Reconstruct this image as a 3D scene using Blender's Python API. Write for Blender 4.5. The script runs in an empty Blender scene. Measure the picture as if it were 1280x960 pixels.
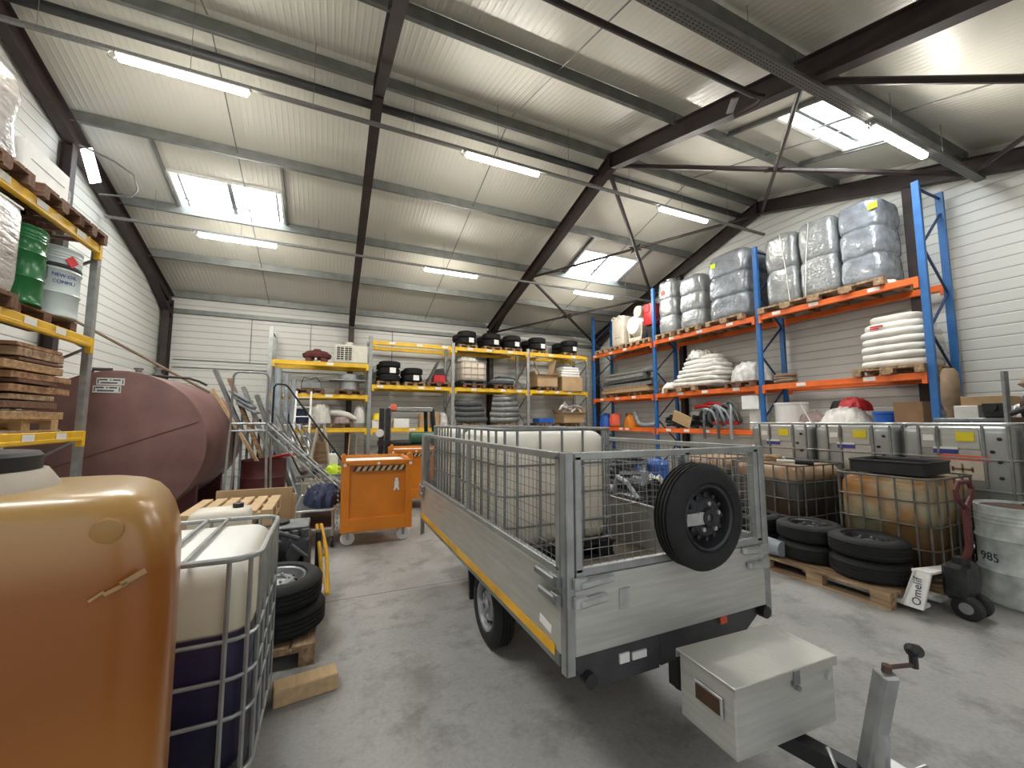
EXPO = 2.05
import bpy, bmesh, math, random
from mathutils import Vector, Matrix, noise as mnoise
from math import pi, sin, cos, radians as R
random.seed(7)
S = bpy.context.scene
COL = S.collection
# ------------------------------------------------------------------ materials
def nt(name):
    m = bpy.data.materials.new(name); m.use_nodes = True
    n = m.node_tree; b = n.nodes['Principled BSDF']
    return m, n.nodes, n.links, b
def M(name, c, rough=.6, metal=0., var=.18, scale=6., bump=0., bscale=30., spec=.5, trans=0., c2=None, stretch=None, coat=0.):
    m, N, L, b = nt(name)
    b.inputs['Roughness'].default_value = rough; b.inputs['Metallic'].default_value = metal
    b.inputs['Specular IOR Level'].default_value = spec
    b.inputs['Coat Weight'].default_value = coat
    if trans: b.inputs['Transmission Weight'].default_value = trans
    tc = N.new('ShaderNodeTexCoord'); src = tc.outputs['Object']
    if stretch:
        mp = N.new('ShaderNodeMapping'); mp.inputs['Scale'].default_value = stretch
        L.new(src, mp.inputs['Vector']); src = mp.outputs['Vector']
    nz = N.new('ShaderNodeTexNoise'); nz.inputs['Scale'].default_value = scale; nz.inputs['Detail'].default_value = 5
    L.new(src, nz.inputs['Vector'])
    rp = N.new('ShaderNodeValToRGB')
    a = [max(0, x*(1-var)) for x in c]; d = [min(1, x*(1+var)) for x in (c2 or c)]
    rp.color_ramp.elements[0].color = (*a, 1); rp.color_ramp.elements[1].color = (*d, 1)
    rp.color_ramp.elements[0].position = .32; rp.color_ramp.elements[1].position = .68
    L.new(nz.outputs['Fac'], rp.inputs['Fac']); L.new(rp.outputs['Color'], b.inputs['Base Color'])
    if bump:
        n2 = N.new('ShaderNodeTexNoise'); n2.inputs['Scale'].default_value = bscale; n2.inputs['Detail'].default_value = 4
        L.new(src, n2.inputs['Vector'])
        bp = N.new('ShaderNodeBump'); bp.inputs['Strength'].default_value = bump; bp.inputs['Distance'].default_value = .02
        L.new(n2.outputs['Fac'], bp.inputs['Height']); L.new(bp.outputs['Normal'], b.inputs['Normal'])
    return m
def layers(name, stops, zmax, rough=.45, wob=.04, spec=.4, coat=0., alt=None, sss=0.):
    """A translucent bottle with its contents: colour by height in the object, stops = [(z, colour), ...]"""
    m, N, L, b = nt(name); b.inputs['Roughness'].default_value = rough; b.inputs['Specular IOR Level'].default_value = spec
    b.inputs['Coat Weight'].default_value = coat
    if sss: b.inputs['Subsurface Weight'].default_value = sss; b.inputs['Subsurface Radius'].default_value = (1, .9, .7); b.inputs['Subsurface Scale'].default_value = .25
    tc = N.new('ShaderNodeTexCoord'); sp = N.new('ShaderNodeSeparateXYZ'); L.new(tc.outputs['Object'], sp.inputs[0])
    nz = N.new('ShaderNodeTexNoise'); nz.inputs['Scale'].default_value = 3; nz.inputs['Detail'].default_value = 6; L.new(tc.outputs['Object'], nz.inputs['Vector'])
    ma = N.new('ShaderNodeMath'); ma.operation = 'MULTIPLY_ADD'; L.new(nz.outputs['Fac'], ma.inputs[0]); ma.inputs[1].default_value = wob*2; ma.inputs[2].default_value = -wob
    ad = N.new('ShaderNodeMath'); ad.operation = 'ADD'; L.new(ma.outputs[0], ad.inputs[0]); L.new(sp.outputs['Z'], ad.inputs[1])
    dv = N.new('ShaderNodeMath'); dv.operation = 'DIVIDE'; L.new(ad.outputs[0], dv.inputs[0]); dv.inputs[1].default_value = zmax
    rp = N.new('ShaderNodeValToRGB'); e = rp.color_ramp.elements
    while len(e) < len(stops): e.new(.5)
    for i, (z, c) in enumerate(stops): e[i].position = z/zmax; e[i].color = (*c, 1)
    L.new(dv.outputs[0], rp.inputs['Fac']); out = rp.outputs['Color']
    if alt:   # blotches of a second staining of the same bottle
        n2 = N.new('ShaderNodeTexNoise'); n2.inputs['Scale'].default_value = 2.2; n2.inputs['Detail'].default_value = 5; L.new(tc.outputs['Object'], n2.inputs['Vector'])
        r2 = N.new('ShaderNodeValToRGB'); r2.color_ramp.elements[0].position = .42; r2.color_ramp.elements[1].position = .6; L.new(n2.outputs['Fac'], r2.inputs['Fac'])
        mx = N.new('ShaderNodeMix'); mx.data_type = 'RGBA'; mx.blend_type = 'MULTIPLY'; L.new(r2.outputs['Color'], mx.inputs['Factor']); L.new(out, mx.inputs['A']); mx.inputs['B'].default_value = (*alt, 1)
        out = mx.outputs['Result']
    L.new(out, b.inputs['Base Color'])
    return m
def emit(name, c, s):
    m, N, L, b = nt(name); b.inputs['Base Color'].default_value = (*c, 1)
    b.inputs['Emission Color'].default_value = (*c, 1); b.inputs['Emission Strength'].default_value = s
    return m
def ribbed(name, c, axis, pitch, depth, rough, lines=None, metal=0., profile='SINE', var=.05, spec=.5):
    """cladding: ribs repeat along one world axis, relief through the normal, grooves also darkened in the colour"""
    m, N, L, b = nt(name); b.inputs['Roughness'].default_value = rough; b.inputs['Metallic'].default_value = metal; b.inputs['Specular IOR Level'].default_value = spec
    g = N.new('ShaderNodeNewGeometry'); sp = N.new('ShaderNodeSeparateXYZ'); L.new(g.outputs['Position'], sp.inputs[0])
    d = N.new('ShaderNodeMath'); d.operation = 'DIVIDE'; L.new(sp.outputs[axis], d.inputs[0]); d.inputs[1].default_value = pitch
    f = N.new('ShaderNodeMath'); f.operation = 'FRACT'; L.new(d.outputs[0], f.inputs[0])
    rp = N.new('ShaderNodeValToRGB'); e = rp.color_ramp.elements
    pts = [(0, 0), (.06, 0), (.12, 1), (.94, 1), (1, 0)] if profile == 'GROOVE' else [(0, 0), (.3, 0), (.42, 1), (.62, 1), (.74, 0)]
    while len(e) < len(pts): e.new(.5)
    for i, (p, v) in enumerate(pts): e[i].position = p; e[i].color = (v, v, v, 1)
    L.new(f.outputs[0], rp.inputs['Fac'])
    bp = N.new('ShaderNodeBump'); bp.inputs['Strength'].default_value = 1; bp.inputs['Distance'].default_value = depth
    L.new(rp.outputs['Color'], bp.inputs['Height']); L.new(bp.outputs['Normal'], b.inputs['Normal'])
    nz = N.new('ShaderNodeTexNoise'); nz.inputs['Scale'].default_value = .8; nz.inputs['Detail'].default_value = 6; L.new(g.outputs['Position'], nz.inputs['Vector'])
    mx = N.new('ShaderNodeMix'); mx.data_type = 'RGBA'; L.new(nz.outputs['Fac'], mx.inputs['Factor'])
    mx.inputs['A'].default_value = (*[x*(1-var) for x in c], 1); mx.inputs['B'].default_value = (*[min(1, x*(1+var)) for x in c], 1)
    out = mx.outputs['Result']
    if profile == 'GROOVE':
        m2 = N.new('ShaderNodeMix'); m2.data_type = 'RGBA'; L.new(rp.outputs['Color'], m2.inputs['Factor'])
        m2.inputs['A'].default_value = (*[x*.7 for x in c], 1); L.new(out, m2.inputs['B']); out = m2.outputs['Result']
    L.new(out, b.inputs['Base Color'])
    return m
def concrete():
    m, N, L, b = nt('power_floated_concrete')
    g = N.new('ShaderNodeNewGeometry'); P = g.outputs['Position']
    def nz(s, d, r=.6):
        n = N.new('ShaderNodeTexNoise'); n.inputs['Scale'].default_value = s; n.inputs['Detail'].default_value = d; n.inputs['Roughness'].default_value = r
        L.new(P, n.inputs['Vector']); return n.outputs['Fac']
    def ramp(f, stops):
        rp = N.new('ShaderNodeValToRGB'); e = rp.color_ramp.elements
        while len(e) < len(stops): e.new(.5)
        for i, (p, c) in enumerate(stops): e[i].position = p; e[i].color = (*c, 1)
        L.new(f, rp.inputs['Fac']); return rp.outputs['Color']
    big = ramp(nz(.7, 8, .65), [(.3, (.285, .283, .275)), (.5, (.36, .356, .342)), (.7, (.43, .424, .405))])
    st = ramp(nz(2.6, 9, .7), [(.36, (.55, .54, .52)), (.5, (1, 1, 1))])
    fine = ramp(nz(38, 4), [(.3, (.88, .88, .87)), (.6, (1.04, 1.04, 1.03))])
    mu = N.new('ShaderNodeMix'); mu.data_type = 'RGBA'; mu.blend_type = 'MULTIPLY'; mu.inputs['Factor'].default_value = .75
    L.new(big, mu.inputs['A']); L.new(st, mu.inputs['B'])
    m2 = N.new('ShaderNodeMix'); m2.data_type = 'RGBA'; m2.blend_type = 'MULTIPLY'; m2.inputs['Factor'].default_value = 1
    L.new(mu.outputs['Result'], m2.inputs['A']); L.new(fine, m2.inputs['B'])
    # sawn joints
    sp = N.new('ShaderNodeSeparateXYZ'); L.new(P, sp.inputs[0])
    out = m2.outputs['Result']
    for ax, v in (('Y', 4.36), ('Y', 9.6), ('X', -1.75)):
        a = N.new('ShaderNodeMath'); a.operation = 'SUBTRACT'; L.new(sp.outputs[ax], a.inputs[0]); a.inputs[1].default_value = v
        c = N.new('ShaderNodeMath'); c.operation = 'ABSOLUTE'; L.new(a.outputs[0], c.inputs[0])
        d = N.new('ShaderNodeMath'); d.operation = 'LESS_THAN'; L.new(c.outputs[0], d.inputs[0]); d.inputs[1].default_value = .005
        x = N.new('ShaderNodeMix'); x.data_type = 'RGBA'; L.new(d.outputs[0], x.inputs['Factor']); L.new(out, x.inputs['A']); x.inputs['B'].default_value = (.06, .058, .05, 1)
        out = x.outputs['Result']
    L.new(out, b.inputs['Base Color'])
    rr = ramp(nz(1.7, 7), [(.3, (.34,)*3), (.7, (.62,)*3)])
    L.new(rr, b.inputs['Roughness'])
    bp = N.new('ShaderNodeBump'); bp.inputs['Strength'].default_value = .12; bp.inputs['Distance'].default_value = .01
    L.new(nz(22, 5), bp.inputs['Height']); L.new(bp.outputs['Normal'], b.inputs['Normal'])
    return m
def chequer(name, c):
    """aluminium tread plate: short raised bars in two directions"""
    m, N, L, b = nt(name); b.inputs['Base Color'].default_value = (*c, 1); b.inputs['Metallic'].default_value = .75; b.inputs['Roughness'].default_value = .42
    tc = N.new('ShaderNodeTexCoord'); v = N.new('ShaderNodeTexVoronoi'); v.inputs['Scale'].default_value = 58
    mp = N.new('ShaderNodeMapping'); mp.inputs['Rotation'].default_value = (0, 0, R(45)); mp.inputs['Scale'].default_value = (1, .45, 1)
    L.new(tc.outputs['Object'], mp.inputs['Vector']); L.new(mp.outputs['Vector'], v.inputs['Vector'])
    bp = N.new('ShaderNodeBump'); bp.inputs['Strength'].default_value = .4; bp.inputs['Distance'].default_value = .003; bp.invert = True
    L.new(v.outputs['Distance'], bp.inputs['Height']); L.new(bp.outputs['Normal'], b.inputs['Normal'])
    return m
MAT = dict(
 floor=concrete(),
 wall=ribbed('white_wall_cladding', (.70, .70, .66), 'Z', .2, .006, .38, profile='GROOVE'),
 ceil=ribbed('white_roof_lining', (.64, .625, .55), 'X', .1, .003, .3, var=.07),
 brown=M('dark_brown_steel', (.032, .021, .019), .5, var=.3, scale=3),
 galv=M('galvanised_steel', (.36, .37, .36), .42, .55, .16, 9, bump=.05),
 purlin=M('galvanised_purlin', (.22, .23, .22), .5, .45, .15, 4),
 zinc=M('bright_zinc', (.55, .56, .56), .32, .8, .15, 14),
 dgalv=M('dull_galvanised', (.24, .25, .25), .48, .5, .22, 7, bump=.06),
 alu=M('brushed_aluminium', (.55, .55, .51), .42, .55, .1, 3, stretch=(1, 1, 14)),
 tray=M('cable_tray_steel', (.2, .2, .19), .5, .5, .2, 40),
 blue=M('blue_paint', (.022, .13, .37), .42, var=.12, scale=5),
 dblue=M('navy_blue_paint', (.016, .045, .12), .5),
 orange=M('orange_beam_paint', (.78, .145, .02), .45, var=.12, scale=4),
 skip=M('orange_skip_paint', (.66, .20, .008), .38, var=.1, scale=3, bump=.03),
 yellow=M('yellow_beam_paint', (.78, .47, .025), .45, var=.12, scale=4),
 ylw2=M('amber_yellow', (.75, .40, .02), .5),
 label=M('paper_label', (.78, .77, .74), .8, var=.05, scale=40),
 paper=M('white_paper', (.85, .85, .83), .8, var=.03),
 wood=M('pallet_wood', (.25, .15, .08), .8, var=.3, scale=3, bump=.2, c2=(.37, .25, .145), stretch=(1, 8, 8)),
 lwood=M('new_pallet_wood', (.58, .40, .22), .75, var=.15, scale=3, bump=.15, stretch=(8, 1, 8)),
 dwood=M('weathered_pallet_wood', (.17, .085, .05), .85, var=.35, scale=4, bump=.2, stretch=(1, 8, 8)),
 plank=M('sawn_plank', (.42, .255, .12), .75, var=.35, scale=2.5, bump=.15, stretch=(1, 6, 9)),
 card=M('cardboard', (.46, .31, .17), .85, var=.1, scale=4),
 card2=M('brown_cardboard', (.26, .15, .08), .85, var=.15, scale=4),
 rubber=M('tyre_rubber', (.010, .010, .010), .74, var=.3, scale=12, bump=.12, bscale=60),
 black=M('black_plastic', (.018, .018, .02), .45, var=.2, scale=8),
 black2=M('black_machinery', (.03, .03, .032), .4, .3, .4, 12),
 rimgrey=M('grey_wheel_rim', (.33, .34, .35), .4, .6, .15, 9),
 rimdark=M('dark_wheel_rim', (.045, .046, .05), .42, .5, .3, 9),
 maroon=M('maroon_tank_paint', (.19, .088, .082), .5, var=.14, scale=1.6, c2=(.22, .118, .106), bump=.02, bscale=8),
 dmaroon=M('dark_red_paint', (.1, .02, .02), .5),
 rust=M('rusty_brown_steel', (.085, .05, .034), .7, .2, .4, 5, bump=.1),
 red=M('red_plastic', (.48, .02, .02), .45),
 green=M('dark_green_drum_paint', (.006, .135, .032), .25, var=.1, scale=3),
 gmotor=M('green_gas_bottle_paint', (.03, .12, .07), .45),
 drum=M('pale_blue_grey_drum_paint', (.50, .57, .57), .36, var=.1, scale=3, coat=.2),
 drumr=M('scuffed_pale_drum_paint', (.50, .54, .52), .42, var=.25, scale=7, c2=(.56, .59, .57)),
 cream=M('cream_plastic_bottle', (.76, .70, .60), .5, var=.06, scale=2),
 beige=M('beige_plastic', (.55, .49, .40), .5, var=.1),
 white=M('white_plastic', (.78, .77, .73), .5, var=.06),
 sack=M('white_sack_fabric', (.74, .71, .66), .75, var=.1, scale=6, bump=.35, bscale=9),
 film=M('grey_tank_in_plastic_film', (.27, .28, .285), .17, .1, .22, 5, bump=.8, bscale=15, spec=.8, coat=.3),
 filmb=M('blue_grey_tank_in_plastic_film', (.225, .245, .275), .17, .1, .25, 5, bump=.8, bscale=14, spec=.8, coat=.3),
 wrap=M('clear_stretch_wrap_over_cartons', (.50, .455, .43), .22, 0, .3, 5, bump=.7, bscale=9, spec=.8, coat=.4, stretch=(1, 1, 2.5)),
 clear=M('crumpled_clear_film', (.62, .60, .57), .25, 0, .25, 7, bump=.7, bscale=12, spec=.8),
 lime=M('lime_yellow_sticker', (.68, .82, .02), .6, var=.02),
 ystick=M('yellow_sticker', (.80, .66, .02), .6, var=.04),
 rstick=M('red_orange_sticker', (.75, .12, .06), .6, var=.05),
 redprint=M('red_print', (.6, .05, .05), .7),
 bstick=M('blue_sticker', (.05, .05, .28), .6),
 ink=M('dark_ink', (.05, .06, .08), .7),
 ibcsteel=M('sheet_steel_cladding', (.37, .38, .37), .36, .55, .12, 3, bump=.06, bscale=5),
 foam=M('white_foam_sheet', (.82, .81, .77), .7, var=.04),
 hosegrey=M('grey_hose_rubber', (.075, .08, .083), .5, var=.2, bump=.1),
 hoselight=M('light_grey_hose', (.28, .31, .34), .45),
 navy=M('navy_cloth', (.02, .03, .075), .8, var=.35, scale=5, bump=.5, bscale=10),
 tarp=M('off_white_tarpaulin', (.62, .59, .54), .6, var=.15, scale=4, bump=.5, bscale=7),
 pinkfab=M('dusty_pink_fabric', (.36, .27, .25), .8, var=.2, bump=.4, bscale=10),
 brick=M('brown_casting', (.13, .03, .025), .55, var=.3),
 skyblue=M('bright_blue_plastic', (.02, .12, .5), .4),
 hiviz=M('lime_hi_vis_fabric', (.55, .75, .02), .7),
 yhelm=M('yellow_plastic', (.85, .6, .02), .4),
 brownbag=M('brown_paper_roll', (.24, .17, .11), .8, var=.25, bump=.3, bscale=8),
 acwhite=M('cream_enamel', (.68, .66, .56), .45, var=.05),
 chequer=chequer('aluminium_tread_plate', (.56, .55, .50)),
 amber=M('amber_reflector', (.055, .022, .005), .25),
 lamp=emit('lit_fluorescent_diffuser', (1., .95, .86), 30.),
 flood=emit('lit_floodlight_glass', (.85, .92, 1.), 3.0),
 pane=emit('daylit_skylight_glass', (.88, .95, 1.), 5.5),
 cagedark=M('dirty_cage_steel', (.17, .16, .145), .5, .5, .35, 8),
 darktube=M('dark_steel_tube', (.04, .042, .044), .5, .2),
 boss=M('amber_boss_plastic', (.36, .19, .05), .4, var=.08),
 redwood=M('reddish_board', (.24, .11, .055), .8, var=.3, scale=3, bump=.15, c2=(.36, .2, .1), stretch=(1, 6, 9)),
 deck=M('worn_plywood_deck', (.2, .165, .125), .7, var=.25, scale=4),
 chassis=M('dark_grey_chassis_paint', (.055, .055, .058), .5, var=.25, scale=5),
 scuff=M('pale_scuffed_plastic', (.42, .26, .11), .6, var=.2, scale=14),
 glassdark=M('dark_glass', (.02, .02, .022), .15),
)
# ------------------------------------------------------------------ mesh builder
class B:
    def __init__(s): s.bm = bmesh.new()
    def _add(s, tmp, mat=None):
        me = bpy.data.meshes.new('t'); tmp.to_mesh(me); tmp.free()
        if mat is not None: me.transform(mat)
        s.bm.from_mesh(me); bpy.data.meshes.remove(me); return s
    def box(s, c, d, rot=None, bev=0., seg=1):
        t = bmesh.new(); bmesh.ops.create_cube(t, size=1); bmesh.ops.scale(t, vec=d, verts=t.verts)
        if bev: bmesh.ops.bevel(t, geom=list(t.edges), offset=bev, segments=seg, profile=.5, affect='EDGES')
        m = Matrix.Translation(c)
        if rot is not None: m = m @ (rot.to_4x4() if isinstance(rot, Matrix) else Matrix.Rotation(rot, 4, 'Z'))
        return s._add(t, m)
    def bb(s, x0, x1, y0, y1, z0, z1, bev=0., seg=1):
        return s.box(((x0+x1)/2, (y0+y1)/2, (z0+z1)/2), (abs(x1-x0), abs(y1-y0), abs(z1-z0)), None, bev, seg)
    def bar(s, a, b, w, h, bev=0., roll=0.):
        a = Vector(a); b = Vector(b); d = b-a; q = d.to_track_quat('X', 'Z').to_matrix()
        q = q @ Matrix.Rotation(roll, 3, 'X')
        return s.box((a+b)/2, (d.length, w, h), q, bev)
    def tube(s, pts, r, n=8, closed=False, caps=True):
        pts = [Vector(p) for p in pts]; k = len(pts); rs = r if isinstance(r, (list, tuple)) else [r]*k
        T = []
        for i in range(k):
            a = pts[(i-1) % k] if (closed or i) else pts[i]; b = pts[(i+1) % k] if (closed or i < k-1) else pts[i]
            T.append((b-a).normalized())
        u = T[0].orthogonal().normalized(); rings = []
        for i in range(k):
            u = (u - T[i]*u.dot(T[i]))
            u = u.normalized() if u.length > 1e-6 else T[i].orthogonal().normalized()
            v = T[i].cross(u)
            rings.append([s.bm.verts.new(pts[i] + (u*cos(2*pi*j/n) + v*sin(2*pi*j/n))*rs[i]) for j in range(n)])
        for i in range(k if closed else k-1):
            A, C = rings[i], rings[(i+1) % k]
            if closed and i == k-1:   # find best alignment
                off = min(range(n), key=lambda o: (A[0].co-C[o].co).length)
                C = C[off:]+C[:off]
            for j in range(n):
                s.bm.faces.new((A[j], A[(j+1) % n], C[(j+1) % n], C[j]))
        if caps and not closed:
            s.bm.faces.new(rings[0][::-1]); s.bm.faces.new(rings[-1])
        return s
    def cyl(s, a, b, r, n=16, r2=None): return s.tube([a, b], [r, r if r2 is None else r2], n)
    def lathe(s, prof, o=(0, 0, 0), axis='Z', n=32, closed=False):
        rings = []
        def P(r, z, t):
            p = (r*cos(t), r*sin(t), z)
            if axis == 'X': p = (z, r*cos(t), r*sin(t))
            if axis == 'Y': p = (r*sin(t), z, r*cos(t))
            return Vector(p)+Vector(o)
        for r, z in prof:
            rings.append([s.bm.verts.new(P(max(r, 1e-4), z, 2*pi*j/n)) for j in range(n)])
        m = len(rings)
        for i in range(m if closed else m-1):
            A, C = rings[i], rings[(i+1) % m]
            for j in range(n): s.bm.faces.new((A[j], A[(j+1) % n], C[(j+1) % n], C[j]))
        if not closed:
            s.bm.faces.new(rings[0][::-1]); s.bm.faces.new(rings[-1])
        return s
    def blob(s, prof, sx, sy, ex=4., n=40, o=(0, 0, 0), amp=0., sc=3., seed=0., cap=True):
        """stacked superellipse sections: prof = [(z, size), ...]; amp wrinkles it"""
        rings = []
        for z, k in prof:
            rg = []
            for j in range(n):
                t = 2*pi*j/n; c, d = cos(t), sin(t)
                x = math.copysign(abs(c)**(2/ex), c)*sx/2*k; y = math.copysign(abs(d)**(2/ex), d)*sy/2*k
                p = Vector((x, y, z))
                if amp:
                    w = mnoise.noise_vector(Vector((x*sc+seed, y*sc, z*sc)))
                    p += w*amp
                rg.append(s.bm.verts.new(p+Vector(o)))
            rings.append(rg)
        for A, C in zip(rings, rings[1:]):
            for j in range(n): s.bm.faces.new((A[j], A[(j+1) % n], C[(j+1) % n], C[j]))
        if cap: s.bm.faces.new(rings[0][::-1]); s.bm.faces.new(rings[-1])
        return s
    def poly(s, pts, d):
        """a polygon swept along d"""
        d = Vector(d); a = [s.bm.verts.new(Vector(p)) for p in pts]; b = [s.bm.verts.new(Vector(p)+d) for p in pts]; n = len(a)
        s.bm.faces.new(a[::-1]); s.bm.faces.new(b)
        for i in range(n): s.bm.faces.new((a[i], a[(i+1) % n], b[(i+1) % n], b[i]))
        return s
    def heap(s, sx, sy, h, o=(0, 0, 0), n=30, amp=.06, sc=4., seed=0., ex=1.7):
        """a crumpled mound with an underside"""
        top = {}
        for i in range(n+1):
            for j in range(n+1):
                u, v = 2*i/n-1, 2*j/n-1
                # square to disc
                x = u*math.sqrt(1-v*v/2); y = v*math.sqrt(1-u*u/2); r = min(1, math.hypot(x, y))
                z = h*(max(0, 1-r**(2*ex)))**.6
                w = mnoise.noise_vector(Vector((x*sx*sc+seed, y*sy*sc, seed)))
                k = 1 if r < .97 else 0
                w2 = mnoise.noise_vector(Vector((x*sx*sc*2.7+seed, y*sy*sc*2.7, seed+5)))
                p = Vector((x*sx/2*(1+.1*w.x)+amp*.35*w2.x*k, y*sy/2*(1+.1*w.y)+amp*.35*w2.y*k, max(.004, z+amp*w.z*k+amp*.5*w2.z*k)))+Vector(o)
                top[i, j] = s.bm.verts.new(p)
        for i in range(n):
            for j in range(n): s.bm.faces.new((top[i, j], top[i+1, j], top[i+1, j+1], top[i, j+1]))
        rim = [top[i, 0] for i in range(n)]+[top[n, j] for j in range(n)]+[top[i, n] for i in range(n, 0, -1)]+[top[0, j] for j in range(n, 0, -1)]
        low = [s.bm.verts.new((v.co.x, v.co.y, o[2])) for v in rim]; k = len(rim)
        for i in range(k): s.bm.faces.new((rim[i], low[i], low[(i+1) % k], rim[(i+1) % k]))
        s.bm.faces.new(low)
        return s
    def rough(s, amp, sc, seed=0.):
        for v in s.bm.verts: v.co += mnoise.noise_vector(v.co*sc+Vector((seed, 0, 0)))*amp
        return s
    def ob(s, name, mat, parent=None, loc=(0, 0, 0), rotz=0., smooth=35, sub=0):
        me = bpy.data.meshes.new(name)
        bmesh.ops.recalc_face_normals(s.bm, faces=s.bm.faces)
        s.bm.to_mesh(me); s.bm.free()
        me.materials.append(MAT[mat] if isinstance(mat, str) else mat)
        if smooth:
            me.polygons.foreach_set('use_smooth', [True]*len(me.polygons)); me.set_sharp_from_angle(angle=R(smooth))
        o = bpy.data.objects.new(name, me); COL.objects.link(o)
        o.location = loc; o.rotation_euler = (0, 0, rotz)
        if parent: o.parent = parent
        if sub:
            md = o.modifiers.new('s', 'SUBSURF'); md.levels = md.render_levels = sub
        return o
def tag(o, label=None, cat=None, group=None, kind=None):
    if label: o['label'] = label
    if cat: o['category'] = cat
    if group: o['group'] = group
    if kind: o['kind'] = kind
    return o
def thing(name, label, cat, loc=(0, 0, 0), rotz=0., group=None):
    o = bpy.data.objects.new(name, None); COL.objects.link(o); o.empty_display_size = .1
    o.location = loc; o.rotation_euler = (0, 0, rotz)
    return tag(o, label, cat, group)
def struct(o): o['kind'] = 'structure'; return o
def dup(root, loc, rotz=0., label=None, group=None, scale=None):
    r = root.copy(); COL.objects.link(r); r.location = loc; r.rotation_euler = (0, 0, rotz)
    if scale: r.scale = scale
    if label: r['label'] = label
    if group: r['group'] = group
    elif 'group' in r.keys() and group == '': del r['group']
    for ch in list(root.children):
        c = ch.copy(); COL.objects.link(c); c.parent = r
        for g in list(ch.children):
            d = g.copy(); COL.objects.link(d); d.parent = c
    return r
def arc(c, r, a0, a1, n, ax='XZ'):
    out = []
    for i in range(n+1):
        t = a0+(a1-a0)*i/n; u, v = r*cos(t), r*sin(t)
        out.append((c[0]+u, c[1], c[2]+v) if ax == 'XZ' else (c[0]+u, c[1]+v, c[2]) if ax == 'XY' else (c[0], c[1]+u, c[2]+v))
    return out
def ring_rect(x0, x1, y0, y1, z, r, seg=4):
    p = []
    for cx, cy, a in ((x1-r, y1-r, 0), (x0+r, y1-r, pi/2), (x0+r, y0+r, pi), (x1-r, y0+r, 1.5*pi)):
        p += [(cx+r*cos(a+pi/2*i/seg), cy+r*sin(a+pi/2*i/seg), z) for i in range(seg+1)]
    return p
def letters(txt, mat, parent, loc, rot, size, depth=.0015, align='CENTER'):
    cu = bpy.data.curves.new('lettering', 'FONT'); cu.body = txt; cu.size = size; cu.extrude = depth; cu.align_x = align; cu.align_y = 'CENTER'
    cu.materials.append(MAT[mat])
    o = bpy.data.objects.new('lettering', cu); COL.objects.link(o); o.location = loc; o.rotation_euler = rot; o.parent = parent
    bpy.context.view_layer.update()
    me = bpy.data.meshes.new_from_object(o.evaluated_get(bpy.context.evaluated_depsgraph_get()))
    bpy.data.objects.remove(o); m = bpy.data.objects.new('lettering', me); COL.objects.link(m)
    m.location = loc; m.rotation_euler = rot; m.parent = parent
    return m
# ------------------------------------------------------------------ camera, world, colour
cam = bpy.data.cameras.new('camera'); co = bpy.data.objects.new('camera', cam); COL.objects.link(co)
cam.sensor_fit = 'HORIZONTAL'; cam.sensor_width = 36; cam.lens = 508/1280*36; cam.clip_start = .05
co.location = (0, 0, 1.7); co.rotation_euler = (R(90+5.17), 0, R(-24.2)); S.camera = co
w = bpy.data.worlds.new('overcast_sky'); S.world = w; w.use_nodes = True
w.node_tree.nodes['Background'].inputs[0].default_value = (.93, .96, 1, 1); w.node_tree.nodes['Background'].inputs[1].default_value = .28
S.view_settings.view_transform = 'Standard'; S.view_settings.look = 'None'; S.view_settings.gamma = 1; S.view_settings.use_curve_mapping = False
S.view_settings.exposure = EXPO
S.cycles.max_bounces = 8; S.cycles.diffuse_bounces = 5; S.cycles.glossy_bounces = 4; S.cycles.use_denoising = True
S.cycles.sample_clamp_indirect = 6
# ------------------------------------------------------------------ building shell
XL, XR, YB, YF = -4.58, 10.88, 15.08, -.9
RY = 7.1
def Ru(y): return 7.43-.2987*abs(y-RY)          # underside of a rafter
def roofz(y): return Ru(y)+.56
FR = (-4.42, .6, 5.7, 10.72)
struct(B().bb(XL-.1, XR+.1, YF-.1, YB+.1, -.15, 0).ob('floor', 'floor'))
def gable(name, x0, x1):
    ys = (YF, RY, YB); b = B()
    b.poly([(x0, YF, 0), (x0, YB, 0), (x0, YB, roofz(YB)), (x0, RY, roofz(RY)), (x0, YF, roofz(YF))], (x1-x0, 0, 0))
    return struct(b.ob(name, 'wall', smooth=0))
gable('wall_left', XL-.1, XL); gable('wall_right', XR, XR+.1)
struct(B().bb(XL-.1, XR+.1, YB, YB+.1, 0, roofz(YB)).ob('wall_back', 'wall'))
# front wall with an added open doorway, behind the camera
b = B(); b.bb(XL-.1, .2-2.2, YF-.1, YF, 0, roofz(YF)); b.bb(.2+3.2, XR+.1, YF-.1, YF, 0, roofz(YF)); b.bb(-2.0, 3.4, YF-.1, YF, 4.2, roofz(YF))
struct(b.ob('wall_front', 'wall'))
# unseen roller door, added open to let fill light in; its box is above
struct(B().bb(-2.1, 3.5, YF-.02, YF+.3, 4.2, 4.6, .05).ob('door_added_1', 'galv'))
struct(B().bb(-14, 15, -22, YF-.1, -.15, -.01).ob('floor.001', 'floor'))
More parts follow.
